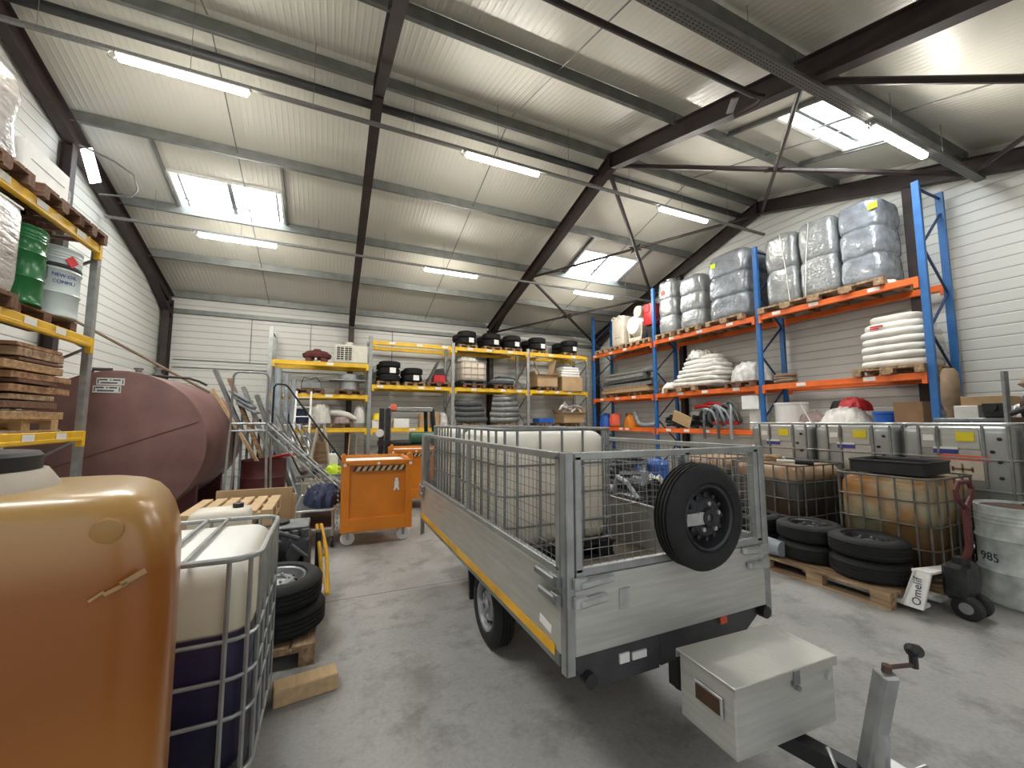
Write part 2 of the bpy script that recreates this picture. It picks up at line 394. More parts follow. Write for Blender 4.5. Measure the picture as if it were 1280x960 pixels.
# roof slabs leave the skylight openings free
SKY = [(-3.3, -1.2, 10.42, 11.55), (7.1, 9.2, 10.25, 11.45), (7.1, 9.25, 3.2, 4.3), (-3.3, -1.2, 2.7, 3.8)]  # the last skylight is unseen, added for symmetry and more light
def roof_cell(b, x0, x1, y0, y1):
    b.poly([(x0, y0, roofz(y0)), (x1, y0, roofz(y0)), (x1, y1, roofz(y1)), (x0, y1, roofz(y1))], (0, 0, .08))
b = B()
for ya, yb in ((YF-.1, RY), (RY, YB+.1)):
    hs = sorted([h for h in SKY if ya <= h[2] <= yb], key=lambda h: h[0])
    x = XL-.1
    for h in hs:
        roof_cell(b, x, h[0], ya, yb); roof_cell(b, h[0], h[1], ya, h[2]); roof_cell(b, h[0], h[1], h[3], yb); x = h[1]
    roof_cell(b, x, XR+.1, ya, yb)
struct(b.ob('ceiling', 'ceil', smooth=0))
for i, (x0, x1, y0, y1) in enumerate(SKY):
    e = thing('window_%d' % (i+1), None, None); e['kind'] = 'structure'
    def q(x, y, u): return (x, y, roofz(y)+u)
    f = B()
    for a, c in (((x0, y0), (x1, y0)), ((x1, y0), (x1, y1)), ((x1, y1), (x0, y1)), ((x0, y1), (x0, y0))):
        f.bar(q(*a, .06), q(*c, .06), .05, .22)
    f.ob('window_frame', 'white', e)
    g = B(); ym = (y0+y1)/2; xm = (x0+x1)/2
    g.bar(q(xm, y0, .08), q(xm, y1, .08), .09, .05)
    g.bar(q(x0, y0+.78*(y1-y0), .08), q(x1, y0+.78*(y1-y0), .08), .06, .035)
    g.bar(q(x0+.12, y0, .08), q(x0+.12, y1, .08), .045, .03); g.bar(q(x1-.12, y0, .08), q(x1-.12, y1, .08), .045, .03)
    g.ob('glazing_bar', 'purlin', e)
    B().poly([q(x0, y0, .15), q(x1, y0, .15), q(x1, y1, .15), q(x0, y1, .15)], (0, 0, .01)).ob('glass_pane', 'pane', e)
    # trimmer steels from purlin to purlin
    t = B()
    for x in (x0-.06, x1+.06):
        yy = (9.5, 13.1) if y0 > RY else (1.25, 5.1)
        ya_, yb_ = (9.48, y1+.05) if y0 > RY else (y0-.05, 5.17)
        t.bar((x, ya_, roofz(ya_)-.05), (x, yb_, roofz(yb_)-.05), .05, .08)
    t.ob('trimmer_bar', 'purlin', e)
# portal frames
def ibeam(b, p, q, w, h, t=.014):
    p, q = Vector(p), Vector(q); d = (q-p).normalized(); up = Vector((0, 0, 1)) if abs(d.z) < .9 else Vector((0, 1, 0))
    up = (up-d*up.dot(d)).normalized()
    for s_ in (1, -1): b.bar(p+up*s_*(h/2-t/2), q+up*s_*(h/2-t/2), w, t) if abs(d.z) < .9 else b.box((p+q)/2+up*s_*(h/2-t/2), (w, t, (q-p).length))
    if abs(d.z) < .9: b.bar(p, q, t, h-2*t)
    else: b.box((p+q)/2, (t, h-2*t, (q-p).length))
n = 0
for x in FR:
    b = B(); hh = .34
    for ye in (14.95, -.75):
        s_ = 1 if ye > RY else -1
        ibeam(b, (x, RY, Ru(RY)+hh/2), (x, ye, Ru(ye)+hh/2), .17, hh)
        # haunch at the eaves and at the ridge
        y1 = ye-s_*1.5
        b.poly([(x-.008, ye, Ru(ye)), (x-.008, y1, Ru(y1)), (x-.008, ye, Ru(ye)-.32)], (.016, 0, 0))
        b.bar((x, ye-s_*.05, Ru(ye)-.32), (x, y1, Ru(y1)), .17, .014)
        ibeam(b, (x, ye-s_*.16, 0), (x, ye-s_*.16, Ru(ye)+.2), .17, .32)
    b.box((x, RY, Ru(RY)+.16), (.17, .02, .4))
    n += 1; struct(b.ob('trim_%d' % n, 'brown', smooth=0))
# gable posts
for x, ys in ((10.76, (3.95, 9.95)), (-4.46, (3.9, 9.6))):
    for y in ys:
        b = B(); top = Ru(y); 
        for s_ in (1, -1): b.box((x+s_*.08, y, top/2), (.014, .16, top))
        b.box((x, y, top/2), (.15, .012, top))
        n += 1; struct(b.ob('trim_%d' % n, 'brown', smooth=0))
# purlins (C sections) lie across the rafters
for y in (15.0, 13.15, 11.38, 9.45, 7.2, 5.2, 3.1, 1.2, -.6):
    z = Ru(y)+.34; b = B(); sg = 1 if y > RY else -1
    b.box(((XL+XR)/2, y, z+.1), (XR-XL, .006, .2)); b.box(((XL+XR)/2, y+.035, z+.197), (XR-XL, .07, .006)); b.box(((XL+XR)/2, y+.035, z+.003), (XR-XL, .07, .006))
    b.box(((XL+XR)/2, y+.068, z+.015), (XR-XL, .005, .03)); b.box(((XL+XR)/2, y+.068, z+.185), (XR-XL, .005, .03))
    for x in FR: b.box((x, y-.012, z+.06), (.12, .012, .16))
    n += 1; struct(b.ob('trim_%d' % n, 'purlin', smooth=0))
b = B(); b.tube([(XL, 7.62, Ru(7.62)+.36), (XR, 7.62, Ru(7.62)+.36)], .075, 12); n += 1; struct(b.ob('trim_%d' % n, 'darktube'))
# sag rods between the purlins, mid bay
for x in (-1.9, 3.15, 8.2):
    b = B()
    for ye in (14.95, -.6):
        a, c = (7.2, 14.95) if ye > RY else (7.0, -.6)
        b.tube([(x, a, Ru(a)+.42), (x, c, Ru(c)+.42)], .012, 6)
    n += 1; struct(b.ob('trim_%d' % n, 'purlin'))
# roof bracing crosses in the last bay
def cross(y0, y1):
    global n
    b = B(); x0, x1 = FR[2]+.05, FR[3]-.05; up = .05
    A, C = (x0, y0, Ru(y0)+up), (x1, y1, Ru(y1)+up); D, F = (x0, y1, Ru(y1)+up), (x1, y0, Ru(y0)+up)
    b.tube([A, C], .05, 8); b.tube([D, F], .04, 8)
    ym = (y0+y1)/2; zm = Ru(ym)+up
    k = .2987*(1 if ym < RY else -1)
    g = [(.24, 0), (.06, .06), (0, .22), (-.06, .06), (-.24, 0), (-.06, -.06), (0, -.22), (.06, -.06)]
    b.poly([((x0+x1)/2+u, ym+v, zm+k*v-.01) for u, v in g], (0, 0, .02))
    n += 1; struct(b.ob('trim_%d' % n, 'brown'))
cross(7.25, 11.2); cross(11.3, 14.85); cross(6.95, 3.1); cross(3.0, -.7)
# eaves strut on the back wall
b = B(); b.bb(XL, XR, 14.98, 15.06, 4.93, 5.06); n += 1; struct(b.ob('trim_%d' % n, 'purlin'))
# thin conduits along the back wall, near the corner
b = B(); b.tube([(-4.3, 15.05, 3.53), (1.4, 15.05, 3.5)], .012, 6); b.tube([(-4.3, 15.05, 3.3), (1.4, 15.05, 3.28)], .012, 6)
b.tube([(-2.35, 15.05, 3.5), (-2.35, 15.05, 5.0)], .01, 6); b.tube([(2.0, 15.05, 3.3), (2.0, 15.05, 5.0)], .012, 6); b.tube([(-.65, 15.05, 3.5), (-.65, 15.05, 5.0)], .008, 6)
n += 1; struct(b.ob('trim_%d' % n, 'purlin'))
# ------------------------------------------------------------------ lights on their trunking
def trunking(y, z, x0, x1, label, perf=False):
    t = thing('cable_tray', label, 'cable tray', (0, y, z))
    if perf:
        b = B(); wd = .13
        b.box(((x0+x1)/2, 0, 0), (x1-x0, wd, .004))
        for s_ in (1, -1): b.box(((x0+x1)/2, s_*wd/2, .025), (x1-x0, .004, .055))
        b.ob('tray', 'tray', t, smooth=0)
        sl = B(); k = int((x1-x0)/.06)
        for i in range(k):
            for s_ in (-.035, .0, .035): sl.box((x0+.03+i*.06, s_, -.0028), (.032, .012, .001))
        o = sl.ob('slot', 'black', t, smooth=0)
        o['kind'] = 'stuff'
    else:
        B().box(((x0+x1)/2, 0, 0), (x1-x0, .065, .05)).ob('tray', 'tray', t, smooth=0)
    x = x0+.8
    while x < x1:
        top = roofz(y)-z
        B().tube([(x, 0, .02), (x, 0, top)], .004, 5).ob('hanger_rod', 'tray', t); x += 1.63
    return t
trunking(11.08, 6.02, XL+.1, XR-.1, 'long thin cable tray carrying the lamps farthest back, below the back roof slope')
trunking(7.0, 6.82, XL+.1, XR-.1, 'long thin cable tray carrying the lamps under the roof ridge')
trunking(2.95, 6.1, XL+.1, XR-.1, 'wide perforated cable tray under the roof slope closest to the camera', True)
def lamp(x, y, z, label):
    t = thing('batten_light', label, 'ceiling light', (x, y, z))
    B().bb(-.79, .79, -.055, .055, .0, .035, .008).ob('housing', 'white', t)
    b = B(); pr = [(-.05, .0), (-.05, -.035), (-.03, -.06), (.03, -.06), (.05, -.035), (.05, 0)]
    b.poly([(-.76, p, q) for p, q in pr], (1.52, 0, 0)); b.ob('diffuser', 'lamp', t)
    B().tube(arc((-.83, 0, .0), .05, -pi*.9, pi*.9, 10), .009, 6).ob('supply_cable', 'tray', t)
    return t
for x, lb in ((-2.09, 'lit fluorescent batten below the ridge, above the skylight beside the left rack'), (2.97, 'lit fluorescent batten below the ridge, between the two middle rafters'), (7.78, 'lit fluorescent batten below the ridge, above the silver wrapped tanks')):
    lamp(x, 7.0, 6.75, lb)
for x, lb in ((-2.09, 'lit fluorescent batten on the lowest tray, under the skylight beside the left wall'), (3.07, 'lit fluorescent batten on the lowest tray, above the yellow racking'), (8.0, 'lit fluorescent batten on the lowest tray, under the skylight above the orange racking')):
    lamp(x, 11.08, 5.95, lb)
lamp(7.9, 2.95, 6.0, 'lit fluorescent batten on the perforated tray, under the skylight with blue-white light')
lamp(-2.1, 2.95, 6.0, 'unseen fluorescent batten, added to light the tanks by the camera, on the perforated tray')  # out of view, added to brighten the foreground
# dark pipe under the slope, ends at the third rafter
t = thing('steel_pipe', 'dark steel pipe hung below the roof, ending in a bracket at the rafter', 'pipe')
B().tube([(XL, 3.6, 6.31), (5.35, 3.5, 6.31), (5.5, 3.48, 6.33), (5.56, 3.6, 6.33), (5.56, 3.95, 6.4)], .04, 10).ob('pipe', 'brown', t)
B().bar((5.25, 3.72, 6.4), (5.5, 4.0, 6.46), .1, .02).ob('pipe_bracket', 'galv', t)
# floodlight on the left rafter
t = thing('floodlight', 'slim white floodlight with a looped tube bracket on the dark left rafter', 'floodlight', (-4.2, 9.55, 6.2))
f = B().poly([(0, -.2, .3), (0.0, .2, -.12), (.04, .24, -.08), (.04, -.16, .34)], (.1, 0, .05)).ob('lit_panel', 'flood', t)
B().tube([(.05, -.35, .3), (.35, .1, .35), (.55, .35, .28), (.58, .5, .05), (.5, .48, -.12), (.1, .3, -.25)], .018, 8).ob('tube_bracket', 'tray', t)
# ------------------------------------------------------------------ makers of repeated kinds
def rack(name, label, loc, rotz, depth, ups, upm, beams, bmm, brm='galv', bh=.135):
    t = thing(name, label, 'pallet rack', loc, rotz)
    for u, h in ups:
        for y in (0.04, depth-.04):
            b = B(); w = .1
            b.box((u, y+(.025 if y < .1 else -.025), h/2), (w, .012, h)); b.box((u-w/2, y, h/2), (.008, .07, h)); b.box((u+w/2, y, h/2), (.008, .07, h))
            b.box((u, y+(-.037 if y < .1 else .037), h/2), (w, .006, h)); b.box((u, y, .005), (.14, .12, .01))
            b.ob('upright', upm, t, smooth=0)
        b = B(); z = .2; k = 0; st = .62 if h < 5 else .78
        while z+st < h:
            a, c = (.06, depth-.06) if k % 2 == 0 else (depth-.06, .06)
            b.bar((u, a, z), (u, c, z+st), .035, .03); z += st; k += 1
        b.bar((u, .06, h-.12), (u, depth-.06, h-.12), .035, .03)
        b.ob('diagonal_brace', brm, t, smooth=0)
    for u0, u1, z, tags_ in beams:
        for y in (-.012, depth+.012):
            b = B(); b.box(((u0+u1)/2, y, z), (u1-u0-.02, .05, bh), None, .006); s_ = -1 if y < 0 else 1
            b.box(((u0+u1)/2, y-.0*s_, z-bh*.28), (u1-u0-.02, .064, bh*.3), None, .004)
            for u in (u0+.04, u1-.04): b.box((u, y+.0, z-.04), (.07, .066, .2))
            o = b.ob('beam', bmm, t, smooth=0)
            if y < 0:
                for f in tags_:
                    B().box((u0+(u1-u0)*f, y-.034, z+.012), (.2, .003, .075)).ob('paper_label', 'label', o, smooth=0)
    return t
def pallet_proto(m, n=5):
    t = thing('wooden_pallet', 'x', 'pallet')
    b = B(); L, W = 1.2, .8
    ws = (.145, .1, .145, .1, .145) if n == 5 else (.1,)*n
    ys = [-.3275, -.185, 0, .185, .3275] if n == 5 else [-.35+.7*i/(n-1) for i in range(n)]
    for y, w_ in zip(ys, ws): b.box((0, y, .133), (L, w_, .022))
    for x in (-.5275, 0, .5275): b.box((x, 0, .111), (.145, W, .022))
    b.ob('deck_board', m, t, smooth=0)
    b = B()
    for y in (-.35, 0, .35):
        b.box((0, y, .011), (L, .1, .022))
        for x in (-.5275, 0, .5275): b.box((x, y, .061), (.145, .1 if y else .145, .078))
    b.ob('runner_block', m, t, smooth=0)
    return t
PAL = {}
def pallet(m, loc, rotz, label, group=None, scale=None, n=5):
    k = (m, n)
    if k not in PAL:
        PAL[k] = t = pallet_proto(m, n); t.location = loc; t.rotation_euler = (0, 0, rotz); t['label'] = label
        if scale: t.scale = scale
        if group: t['group'] = group
        return t
    return dup(PAL[k], loc, rotz, label, group, scale)
def tyre_mesh(r, w, ri, name='tyre', grooves=4):
    """tread, shoulders, sidewalls and bead, axis along local Z, base at z=0"""
    p = []
    h = w
    p += [(ri, .14*h), (ri+.012, .04*h), (ri+(r-ri)*.45, 0), (r-.035, .06*h), (r-.008, .16*h)]
    zs = [.16*h+(.68*h)*i/(grooves*2+1) for i in range(1, grooves*2+1)]
    for i in range(grooves):
        a, c = zs[2*i], zs[2*i+1]
        p += [(r, a-.012*h), (r-.009, a), (r-.009, c-.02*h), (r, c)]
    p += [(r-.008, .84*h), (r-.035, .94*h), (ri+(r-ri)*.45, h), (ri+.012, .96*h), (ri, .86*h)]
    p += [(ri+.02, .8*h), (r-.03, .75*h), (r-.03, .25*h), (ri+.02, .2*h)]
    return B().lathe(p, n=40, closed=True)
TY = {}
def tyre(loc, label, group=None, r=.33, w=.235, tilt=0., sheet=None, rim=None, rotz=0., ri=None):
    ri = ri or r*.62
    k = (round(r, 3), round(w, 3), rim, bool(sheet))
    if k not in TY:
        t = thing('car_tyre', label, 'tyre', loc, rotz, group)
        tyre_mesh(r, w, ri).ob('tread_and_sidewall', 'rubber', t)
        if rim: rim_part(t, ri, w, rim)
        if sheet: B().box((0, -r-.003, w*.55), (.2, .003, .17), None).ob('paper_sheet', 'paper', t, smooth=0)
        TY[k] = t
    else: t = dup(TY[k], loc, rotz, label, group)
    if tilt: t.rotation_euler = (tilt, tilt*.4, rotz)
    return t
def rim_part(t, ri, w, m, holes=9):
    b = B(); h = w
    b.lathe([(ri+.006, .14*h), (ri-.012, .2*h), (ri-.025, .3*h), (ri-.03, .55*h), (ri*.72, .62*h), (ri*.55, .78*h), (ri*.3, .8*h), (ri*.28, .72*h), (.02, .72*h),
             (.02, .66*h), (ri*.3, .66*h), (ri*.55, .7*h), (ri-.035, .5*h), (ri-.03, .28*h)][::1], n=32)
    b.lathe([(ri+.006, .86*h), (ri-.004, .92*h), (ri-.016, .88*h), (ri-.03, .7*h), (ri-.034, .55*h), (ri-.02, .55*h), (ri+.002, .82*h)], n=32, closed=True)
    o = b.ob('rim', m, t)
    c = B()
    for i in range(holes):
        a = 2*pi*i/holes; c.cyl((ri*.62*cos(a), ri*.62*sin(a), .5*h), (ri*.63*cos(a), ri*.63*sin(a), .765*h), ri*.075, 8)
    c.cyl((0, 0, .5*h), (0, 0, .52*h), ri*.7, 24)
    q = c.ob('vent_hole', 'black', o)
    c = B()
    for i in range(5):
        a = 2*pi*i/5; c.cyl((ri*.38*cos(a), ri*.38*sin(a), .7*h), (ri*.38*cos(a), ri*.38*sin(a), .87*h), ri*.055, 6)
    c.cyl((0, 0, .7*h), (0, 0, .73*h), ri*.4, 20)
    c.ob('wheel_bolt', 'zinc', o)
    return o
def rbox(c, d, r, seg=5):
    return B().box(c, d, None, r, seg)
def ibc(label, loc, rotz, W, D, Hh, bottle, base='steel', zb=.14, nv=(5, 5), nh=(.42, .62, .82), cage='zinc', wire=.011, cat='IBC tank', lid='black', group=None, top=True, rr=.13, top_bars=False, bar_at=.42):
    """caged bulk container: local x across, y deep, front at -D/2"""
    t = thing('bulk_container', label, cat, loc, rotz, group)
    hb = Hh-zb
    b = B().box((0, 0, hb/2-.005), (W-.05, D-.05, hb-.02), None, rr, 5)
    o = b.ob('bottle', bottle, t, loc=(0, 0, zb), smooth=60)
    x0, x1, y0, y1 = -W/2, W/2, -D/2, D/2; g = B()
    for f in nh: g.tube(ring_rect(x0, x1, y0, y1, zb+hb*f, rr), wire*.85, 6, True)
    g.tube(ring_rect(x0, x1, y0, y1, Hh, rr), wire*1.25, 8, True); g.tube(ring_rect(x0, x1, y0, y1, zb+.03, rr), wire*1.2, 8, True)
    for k, (a, c) in ((nv[0], (x0, x1)), (nv[1], (y0, y1))):
        for i in range(k):
            u = a+rr+(c-a-2*rr)*i/(k-1)
            for e in ((y0, y1) if a == x0 and k == nv[0] and c == x1 else (x0, x1)):
                p, q = ((u, e), (u, e)) if (c == x1 and e in (y0, y1) and a == x0) else ((e, u), (e, u))
                g.tube([(*p, zb+.02), (*q, Hh)], wire, 6)
    for sx in (-1, 1):
        for sy in (-1, 1):
            a = rr*(1-.707); g.tube([(sx*(W/2-a), sy*(D/2-a), zb+.02), (sx*(W/2-a), sy*(D/2-a), Hh)], wire, 6)
    if top_bars:
        for u in (-.09, .02): g.tube([(x0+W*bar_at+u, y0, Hh+.004), (x0+W*bar_at+u, y1, Hh+.004)], wire*1.1, 6)
    g.ob('cage', cage, t)
    p = B()
    if base == 'wood':
        for y in (-D/2+.07, 0, D/2-.07):
            p.box((0, y, .02), (W, .1, .03))
            for x in (-W/2+.08, 0, W/2-.08): p.box((x, y, .07), (.14, .1, .08))
        for i in range(6): p.box((0, -D/2+.06+(D-.12)*i/5, .12), (W, .11, .022))
        p.ob('pallet_base', 'wood', t, smooth=0)
    else:
        m = 'black' if base == 'plastic' else 'dgalv'
        for x in (-W/2+.09, 0, W/2-.09):
            for y in (-D/2+.09, 0, D/2-.09): p.box((x, y, zb/2), (.15, .15, zb), None, .012)
        for y in (-D/2+.06, 0, D/2-.06): p.box((0, y, .012), (W-.04, .1, .024))
        p.box((0, 0, zb-.012), (W-.01, D-.01, .024))
        p.ob('pallet_base', m, t, smooth=0)
    if lid:
        l = B(); l.lathe([(.115, -.03), (.115, .02), (.12, .02), (.12, .05), (.105, .055), (.0, .055)], (0, 0, Hh-.01), n=24)
        l.ob('screw_lid', lid, t)
    return t
def drum(label, loc, m, r=.29, h=.88, rotz=0., lidm=None, group=None):
    t = thing('steel_drum', label, 'drum', loc, rotz, group)
    pr = [(r-.012, .0), (r+.004, .004), (r+.006, .02), (r, .03), (r, h*.1)]
    for f in (.335, .665): pr += [(r, h*f-.022), (r+.013, h*f), (r, h*f+.022)]
    for f in (.83, .87, .91): pr += [(r, h*f-.01), (r+.004, h*f), (r, h*f+.01)]
    pr += [(r, h-.03), (r+.006, h-.02), (r+.006, h), (r-.008, h), (r-.014, h-.02), (.001, h-.02)]
    B().lathe(pr, n=48).ob('drum_shell', m, t)
    b = B(); b.cyl((r*.62, 0, h-.022), (r*.62, 0, h-.004), .035, 16); b.cyl((-r*.66, 0, h-.022), (-r*.66, 0, h-.008), .02, 12)
    b.ob('bung', lidm or 'zinc', t)
    return t
def sackpile(label_fn, base, ax, n, L, W, h, m='sack', group=None, cat='sack', name='filled_sack', shrink=None, jit=.02, amp=.012, drift=0.):
    out = []
    for i in range(n):
        k = shrink(i) if shrink else 1.
        t = thing(name, label_fn(i), cat, (base[0]+random.uniform(-.02, .02), base[1]+random.uniform(-jit, jit)+drift*i, base[2]+i*h), ax+random.uniform(-.03, .03), group)
        b = B(); hh = h*1.02
        b.blob([(.003, .9), (hh*.2, .985), (hh*.5, 1.), (hh*.8, .985), (hh*.98, .9)], L*k, W*k, 5, 44, amp=amp, sc=6, seed=i*3.1)
        b.ob('sack_body', m, t, smooth=60)
        out.append(t)
    return out
def carton(label, loc, d, rotz=0., m='card', open_=False, name='cardboard_box', tape=True, group=None, cat='box'):
    t = thing(name, label, cat, loc, rotz, group); w, dd, h = d
    b = B()
    if open_:
        for x in (-w/2+.004, w/2-.004): b.box((x, 0, h/2), (.008, dd, h))
        for y in (-dd/2+.004, dd/2-.004): b.box((0, y, h/2), (w, .008, h))
        b.box((0, 0, .004), (w, dd, .008))
        b.ob('box_body', m, t, smooth=0)
        f = B(); f.bar((0, -dd/2, h), (0, -dd/2-.12, h+.04), w, .006); f.ob('flap', m, t, smooth=0)
        f = B(); f.bar((-w/2, 0, h), (-w/2-.12, 0, h+.16), dd, .006); f.ob('flap', m, t, smooth=0)
        f = B(); f.bar((w/2, 0, h), (w/2+.1, 0, h+.2), dd, .006); f.ob('flap', m, t, smooth=0)
    else:
        b.box((0, 0, h/2), (w, dd, h), None, .006); b.ob('box_body', m, t, smooth=0)
        if tape: B().box((0, 0, h+.0005), (w*.98, .05, .001)).ob('packing_tape', 'beige', t, smooth=0)
    return t
def coil(b, c, r, tr, turns, lift=.0, wob=.02, seed=0, n=26, ax='Z'):
    pts = []
    for i in range(int(n*turns)+1):
        a = 2*pi*i/n; rr = r*(1+.08*sin(a*.37+seed))+wob*sin(a*2.3+seed)
        z = lift*i/(n*turns)+wob*sin(a*1.7+seed)*.7
        p = (rr*cos(a), rr*sin(a), z) if ax == 'Z' else (rr*cos(a), z, rr*sin(a))
        pts.append(Vector(c)+Vector(p))
    return b.tube(pts, tr, 8)
def wrapped(label, loc, sx, sy, h, m='film', tiers=3, rotz=0., seed=0., sticker=None, name='wrapped_tank', neck=True, ex=5., straps=()):
    """moulded tank in three ribbed tiers under shrink film"""
    t = thing(name, label, 'tank', loc, rotz)
    pr = [(0, .8), (.02, .9)]; th = (h-.08)/tiers
    for i in range(tiers):
        z = i*th
        pr += [(z+.05, .975), (z+th*.3, 1.), (z+th*.5, 1.005), (z+th*.78, .99), (z+th*.93, .965), (z+th*.985, .925)]
        if i < tiers-1: pr += [(z+th*1.015, .925)]
    pr += [(h-.07, .9), (h-.03, .78), (h, .6)]
    # densify
    P = []
    for (a, k), (c, l) in zip(pr, pr[1:]): P += [(a, k), ((a+c)/2, (k+l)/2)]
    P.append(pr[-1])
    B().blob(P, sx, sy, ex, 64, amp=.022, sc=5.5, seed=seed).ob('tank_body', m, t, smooth=70)
    if neck: B().lathe([(.17, 0), (.17, .05), (.15, .07), (.0, .075)], (0, -.05, h-.02), n=20).ob('tank_lid', m, t)
    if sticker:
        B().box((sticker[1], -sy/2-.02, sticker[2]), (.15, .008, .13)).ob('sticker', sticker[0], t, smooth=0)
    for z0, z1, sgn in straps:
        B().tube([(sgn*sx*.3, -sy/2-.022, 0.02), (sgn*sx*.22, -sy/2-.024, h*.5), (sgn*sx*.1, -sy/2-.02, h*.96)], .008, 5).ob('strap', 'white', t)
    return t
# ------------------------------------------------------------------ left rack and its load
XLR = -3.0
rack('pallet_racking', 'tall grey and yellow pallet rack against the wall, in front of the maroon tank', (XLR, 0, 0), R(90), 1.08, [(4.55, 4.32), (7.38, 4.32)], 'galv',
     [(4.6, 7.33, 4.05, (.3, .52, .8)), (4.6, 7.33, 2.75, (.32, .52, .72)), (4.6, 7.33, 1.5, (.3, .58, .8))], 'yellow')
def L(y, z, x=-3.53): return (x, y, z)
zt, zm, zl = 4.12, 2.82, 1.57
pallet('dwood', L(6.3, zt, -3.5), 0, 'dark wooden pallet under the long white boxes on the top shelf')
pallet('dwood', L(5.35, zt, -3.5), 0, 'dark wooden pallet under the film-wrapped load on the top shelf by the wall')
pallet('dwood', L(6.95, zt, -3.5), 0, 'dark empty wooden pallet at the end of the top shelf, beside the white boxes', scale=(1, .85, 1))
t = thing('wrapped_load', 'tall pallet load in clear stretch film, top shelf of the left rack', 'wrapped load', L(5.3, zt+.144, -3.5))
b = B(); b.blob([(0, .96), (.1, 1), (.4, .98), (.7, 1.), (.86, .96), (.93, .8), (.96, .5)], 1.05, .78, 6, 48, amp=.03, sc=4, seed=3); b.ob('film_wrap', 'wrap', t, smooth=60)
t = thing('white_box', 'long low white packing box on the top shelf, closest to the wrapped load', 'box', L(6.1, zt+.144, -3.35))
B().box((0, 0, .19), (.75, .78, .38), None, .01).ob('box_body', 'white', t, smooth=0); B().box((.377, 0, .2), (.002, .6, .012)).ob('seam', 'dgalv', t, smooth=0)
t = thing('white_box', 'shorter white box behind the end of the long white packing box, with a dark edge', 'box', L(6.68, zt+.144, -3.4))
B().box((0, 0, .17), (.55, .3, .34), None, .01).ob('box_body', 'white', t, smooth=0); B().box((.28, 0, .17), (.012, .31, .35)).ob('edge_strip', 'black', t, smooth=0)
pallet('dwood', L(5.3, zm, -3.5), 0, 'dark wooden pallet under the film-wrapped cartons on the middle shelf')
pallet('dwood', L(6.5, zm, -3.45), R(90), 'dark wooden pallet carrying the green drum and the pale lettered drum')
t = thing('wrapped_load', 'block of white cartons in glossy stretch film beside the green drum', 'wrapped load', L(5.35, zm+.144, -3.45))
B().blob([(0, .97), (.15, 1), (.5, .985), (.8, 1.0), (.88, .97), (.9, .9)], 1.05, .82, 9, 56, amp=.018, sc=7, seed=8).ob('film_wrap', 'wrap', t, smooth=50)
B().box((0, 0, .91), (1.0, .76, .02)).ob('top_sheet', 'white', t, smooth=0)
drum('glossy dark green steel drum on the middle shelf', (-3.28, 6.18, zm+.145), 'green', .29, .86)
d = drum('pale blue-grey steel drum with a red diamond and dark lettering beside the green drum', (-3.26, 6.84, zm+.145), 'drum', .295, .86)
b = B(); b.lathe([(.298, .60), (.3, .605), (.3, .645), (.298, .65)], n=48, closed=False); b.ob('black_band', 'black', d)
a = R(-24)
B().box((0, 0, 0), (.11, .004, .11), Matrix.Rotation(a+R(90), 3, 'Z') @ Matrix.Rotation(R(45), 3, 'Y')).ob('red_diamond', 'redprint', d, (.3*cos(a), .3*sin(a), .7), smooth=0)
for i, tx in enumerate(('NEW OIL', 'COMMU')): letters(tx, 'bstick', d, (.3*cos(R(-36)), .3*sin(R(-36)), .5-.08*i), (R(90), 0, R(54)), .058)
fr = B()
aa = R(-78)
for u, v, w_, h_ in ((0, .07, .15, .008), (0, -.07, .15, .008), (.073, 0, .008, .14), (-.073, 0, .008, .14)): fr.box((u, 0, v), (w_, .004, h_))
o = fr.ob('printed_frame', 'dgalv', d, (.299*cos(aa), .299*sin(aa), .5), aa+R(90), smooth=0)
carton('pale grey carton standing behind the lettered drum, against the wall side', (-3.78, 6.85, zm+.145), (.5, .5, 1.0), 0, 'label')
carton('small white box on top of the load behind the green drum', (-3.72, 6.0, zm+.145), (.4, .4, .92), 0, 'white')
# low shelf: pallets, boards and offcuts
pallet('lwood', L(6.42, zl, -3.5), R(90), 'wooden pallet at the bottom of the board stack on the low shelf')
z = zl+.144; rnd = random.Random(4)
names = ['bottom', 'second', 'third', 'fourth', 'fifth', 'sixth', 'seventh', 'eighth', 'ninth', 'topmost']
hs = [.12, .09, .08, .1, .045, .09, .1, .045, .1, .05]
for i in range(10):
    h = hs[i]; ln = 1.25-.03*i-rnd.uniform(0, .3) if i < 6 else 1.02-rnd.uniform(0, .25)
    t = thing('wooden_board', '%s board in the stack of reddish-brown boards on the low shelf' % names[i], 'board', (-3.45, 6.35-(1.2-ln)*.3, z), 0)
    b = B(); k = 4; ws = [.24, .26, .22, .25]; xx = -.5
    for j in range(k):
        hj = h*rnd.uniform(.7, 1.) if j else h; b.box((xx+ws[j]/2, rnd.uniform(-.06, .1), hj/2), (ws[j]-.008, ln-rnd.uniform(0, .22), hj-.004), rnd.uniform(-.02, .02), .003); xx += ws[j]
    b.ob('plank', ['plank', 'dwood', 'wood', 'redwood', 'dwood', 'redwood'][i % 6], t, smooth=0); z += h
